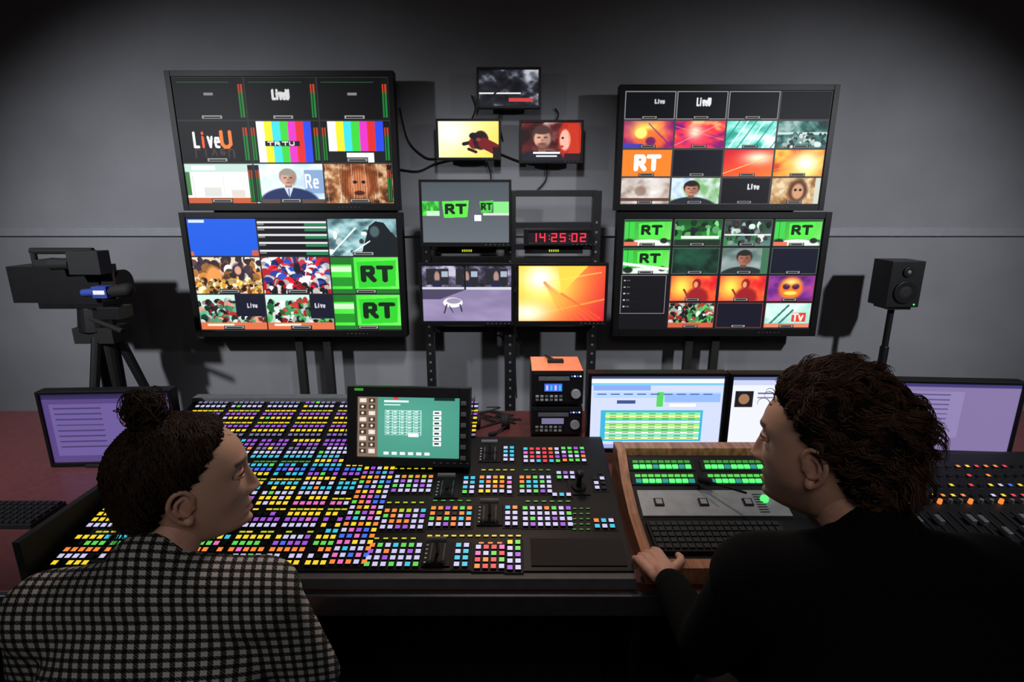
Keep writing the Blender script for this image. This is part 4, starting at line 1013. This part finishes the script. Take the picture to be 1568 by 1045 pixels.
T=[('c',hip+Vector((-.09,0,0)),hip+Vector((.09,0,0)),.13,.13),('c',hip+Vector((-.06,.01,.05)),Vector((.54,.70,.98)),.13,.135),('c',hip+Vector((.06,.01,.05)),Vector((.69,.70,.98)),.13,.135),
   ('e',(.615,.73,1.02),(.20,.13,.17)),('c',shL,shR,.085,.085),('c',nb+Vector((0,-.03,-.01)),shL,.078,.075),('c',nb+Vector((0,-.03,-.01)),shR,.078,.075),
   ('c',nb+Vector((0,-.015,-.01)),nb+Vector((-.005,.0,.03)),.080,.070),
   ('c',shL,el,.075,.058),('c',el,wr,.055,.040),('c',shR,(.89,.84,.87),.075,.06),('c',(.89,.84,.87),(.76,.98,.72),.055,.042)]
limbmesh('dark_hoodie',T,'blacksweat',mn,.011,5)
limbmesh('trousers',[('c',hip+Vector((-.1,0,-.02)),(.50,1.06,.58),.105,.07),('c',(.50,1.06,.58),(.50,1.12,.12),.065,.048),
                     ('c',hip+Vector((.1,0,-.02)),(.78,1.06,.58),.105,.07),('c',(.78,1.06,.58),(.78,1.12,.12),.065,.048),('c',hip+Vector((-.09,0,-.02)),hip+Vector((.09,0,-.02)),.12,.12)],'trouser',mn,.012,5)
limbmesh('shoes',[('c',(.50,1.11,.05),(.49,1.31,.038),.05,.036),('c',(.78,1.11,.05),(.79,1.31,.038),.05,.036)],'shoe',mn,.008,3)
hand('hand_left',mn,wr+Vector((-.004,.03,.0)),(-.25,1,-.05),(-.25,0,1),1,.45,sc=1.05)
hand('hand_right',mn,(.74,1.0,.70),(-.5,.6,-.3),(0,0,1),-1,.35)
place_children(mn)

# chairs
def chair(x,y):
    q=MB()
    q.ell((x,y,.41),(.25,.25,.05),'chair_fabric'); q.box((x,y,.375),(.42,.42,.03),'black_plastic')
    q.box((x,y-.30,.72),(.40,.05,.46),'chair_fabric',R=Matrix.Rotation(math.radians(6),3,'X')); q.box((x,y-.30,.45),(.07,.03,.3),'black_plastic')
    q.box((x,y-.2,.355),(.07,.2,.03),'black_plastic'); q.tube((x,y,.1),(x,y,.37),.028,.024,'grey_metal')
    for k in range(5):
        a=k*1.2566+.3; e=Vector((x+.29*math.cos(a),y+.29*math.sin(a),.07)); q.tube((x,y,.11),e,.024,.016,'black_plastic',10); q.tube(e+Vector((-.012,0,-.04)),e+Vector((.012,0,-.04)),.028,.028,'rubber',16)
    q.obj('office_chair',bevel=.008)
chair(-.62,.6); chair(.62,.58)

# ------------------------------------------------------------ lights
def area(name,loc_,tgt,size,power,col=(1,1,1),spread=120,sy=None):
    l=bpy.data.lights.new(name,'AREA'); l.energy=power; l.color=col; l.size=size; l.spread=math.radians(spread)
    if sy: l.shape='RECTANGLE'; l.size_y=sy
    o=bpy.data.objects.new(name,l); COL.objects.link(o); o.location=loc_; o.rotation_euler=(Vector(tgt)-Vector(loc_)).to_track_quat('-Z','Y').to_euler(); return o
def spot(name,loc_,tgt,power,ang,blend=.8,r=.06,col=(1,1,1)):
    l=bpy.data.lights.new(name,'SPOT'); l.energy=power; l.color=col; l.spot_size=math.radians(ang); l.spot_blend=blend; l.shadow_soft_size=r
    o=bpy.data.objects.new(name,l); COL.objects.link(o); o.location=loc_; o.rotation_euler=(Vector(tgt)-Vector(loc_)).to_track_quat('-Z','Y').to_euler(); return o
spot('ceiling_spot_light',(-2.5,.8,2.5),(-1.5,3.2,.7),240,90,1.0,.06,(.94,.96,1))
spot('ceiling_spot_light',(2.5,.8,2.5),(1.5,3.2,.7),210,90,1.0,.06,(.94,.96,1))
spot('ceiling_spot_light',(0,1.3,2.85),(0,3.2,.5),140,78,1.0,.1,(.95,.96,1))
spot('warm_spot',(.35,2.25,2.85),(.19,2.2,.9),40,26,.8,.05,(1,.6,.5))
spot('warm_spot',(.62,1.9,2.85),(.62,1.55,.85),22,30,1,.08,(1,.86,.76))  # added spot to brighten the intercom console's grey panel
spot('warm_spot',(0,2.35,2.75),(0,.88,1.25),62,64,1,.2,(1,.76,.64))  # added fill aimed at the faces, standing in for screen light
area('overhead_fill',(0,-.6,2.9),(0,.8,0),1.2,9,(1,.93,.88),160)  # unseen soft fill behind the camera, lifts faces and jacket

w=bpy.data.worlds.new('world'); scene.world=w; w.use_nodes=True
w.node_tree.nodes['Background'].inputs[0].default_value=(.02,.02,.025,1); w.node_tree.nodes['Background'].inputs[1].default_value=.3

cam=bpy.data.cameras.new('camera'); cam.sensor_width=36; cam.lens=36*F/1568; cam.clip_start=.02
co=bpy.data.objects.new('camera',cam); COL.objects.link(co); co.location=(0,0,CAM_H); co.rotation_euler=(math.radians(90)-PITCH,0,0)
scene.camera=co
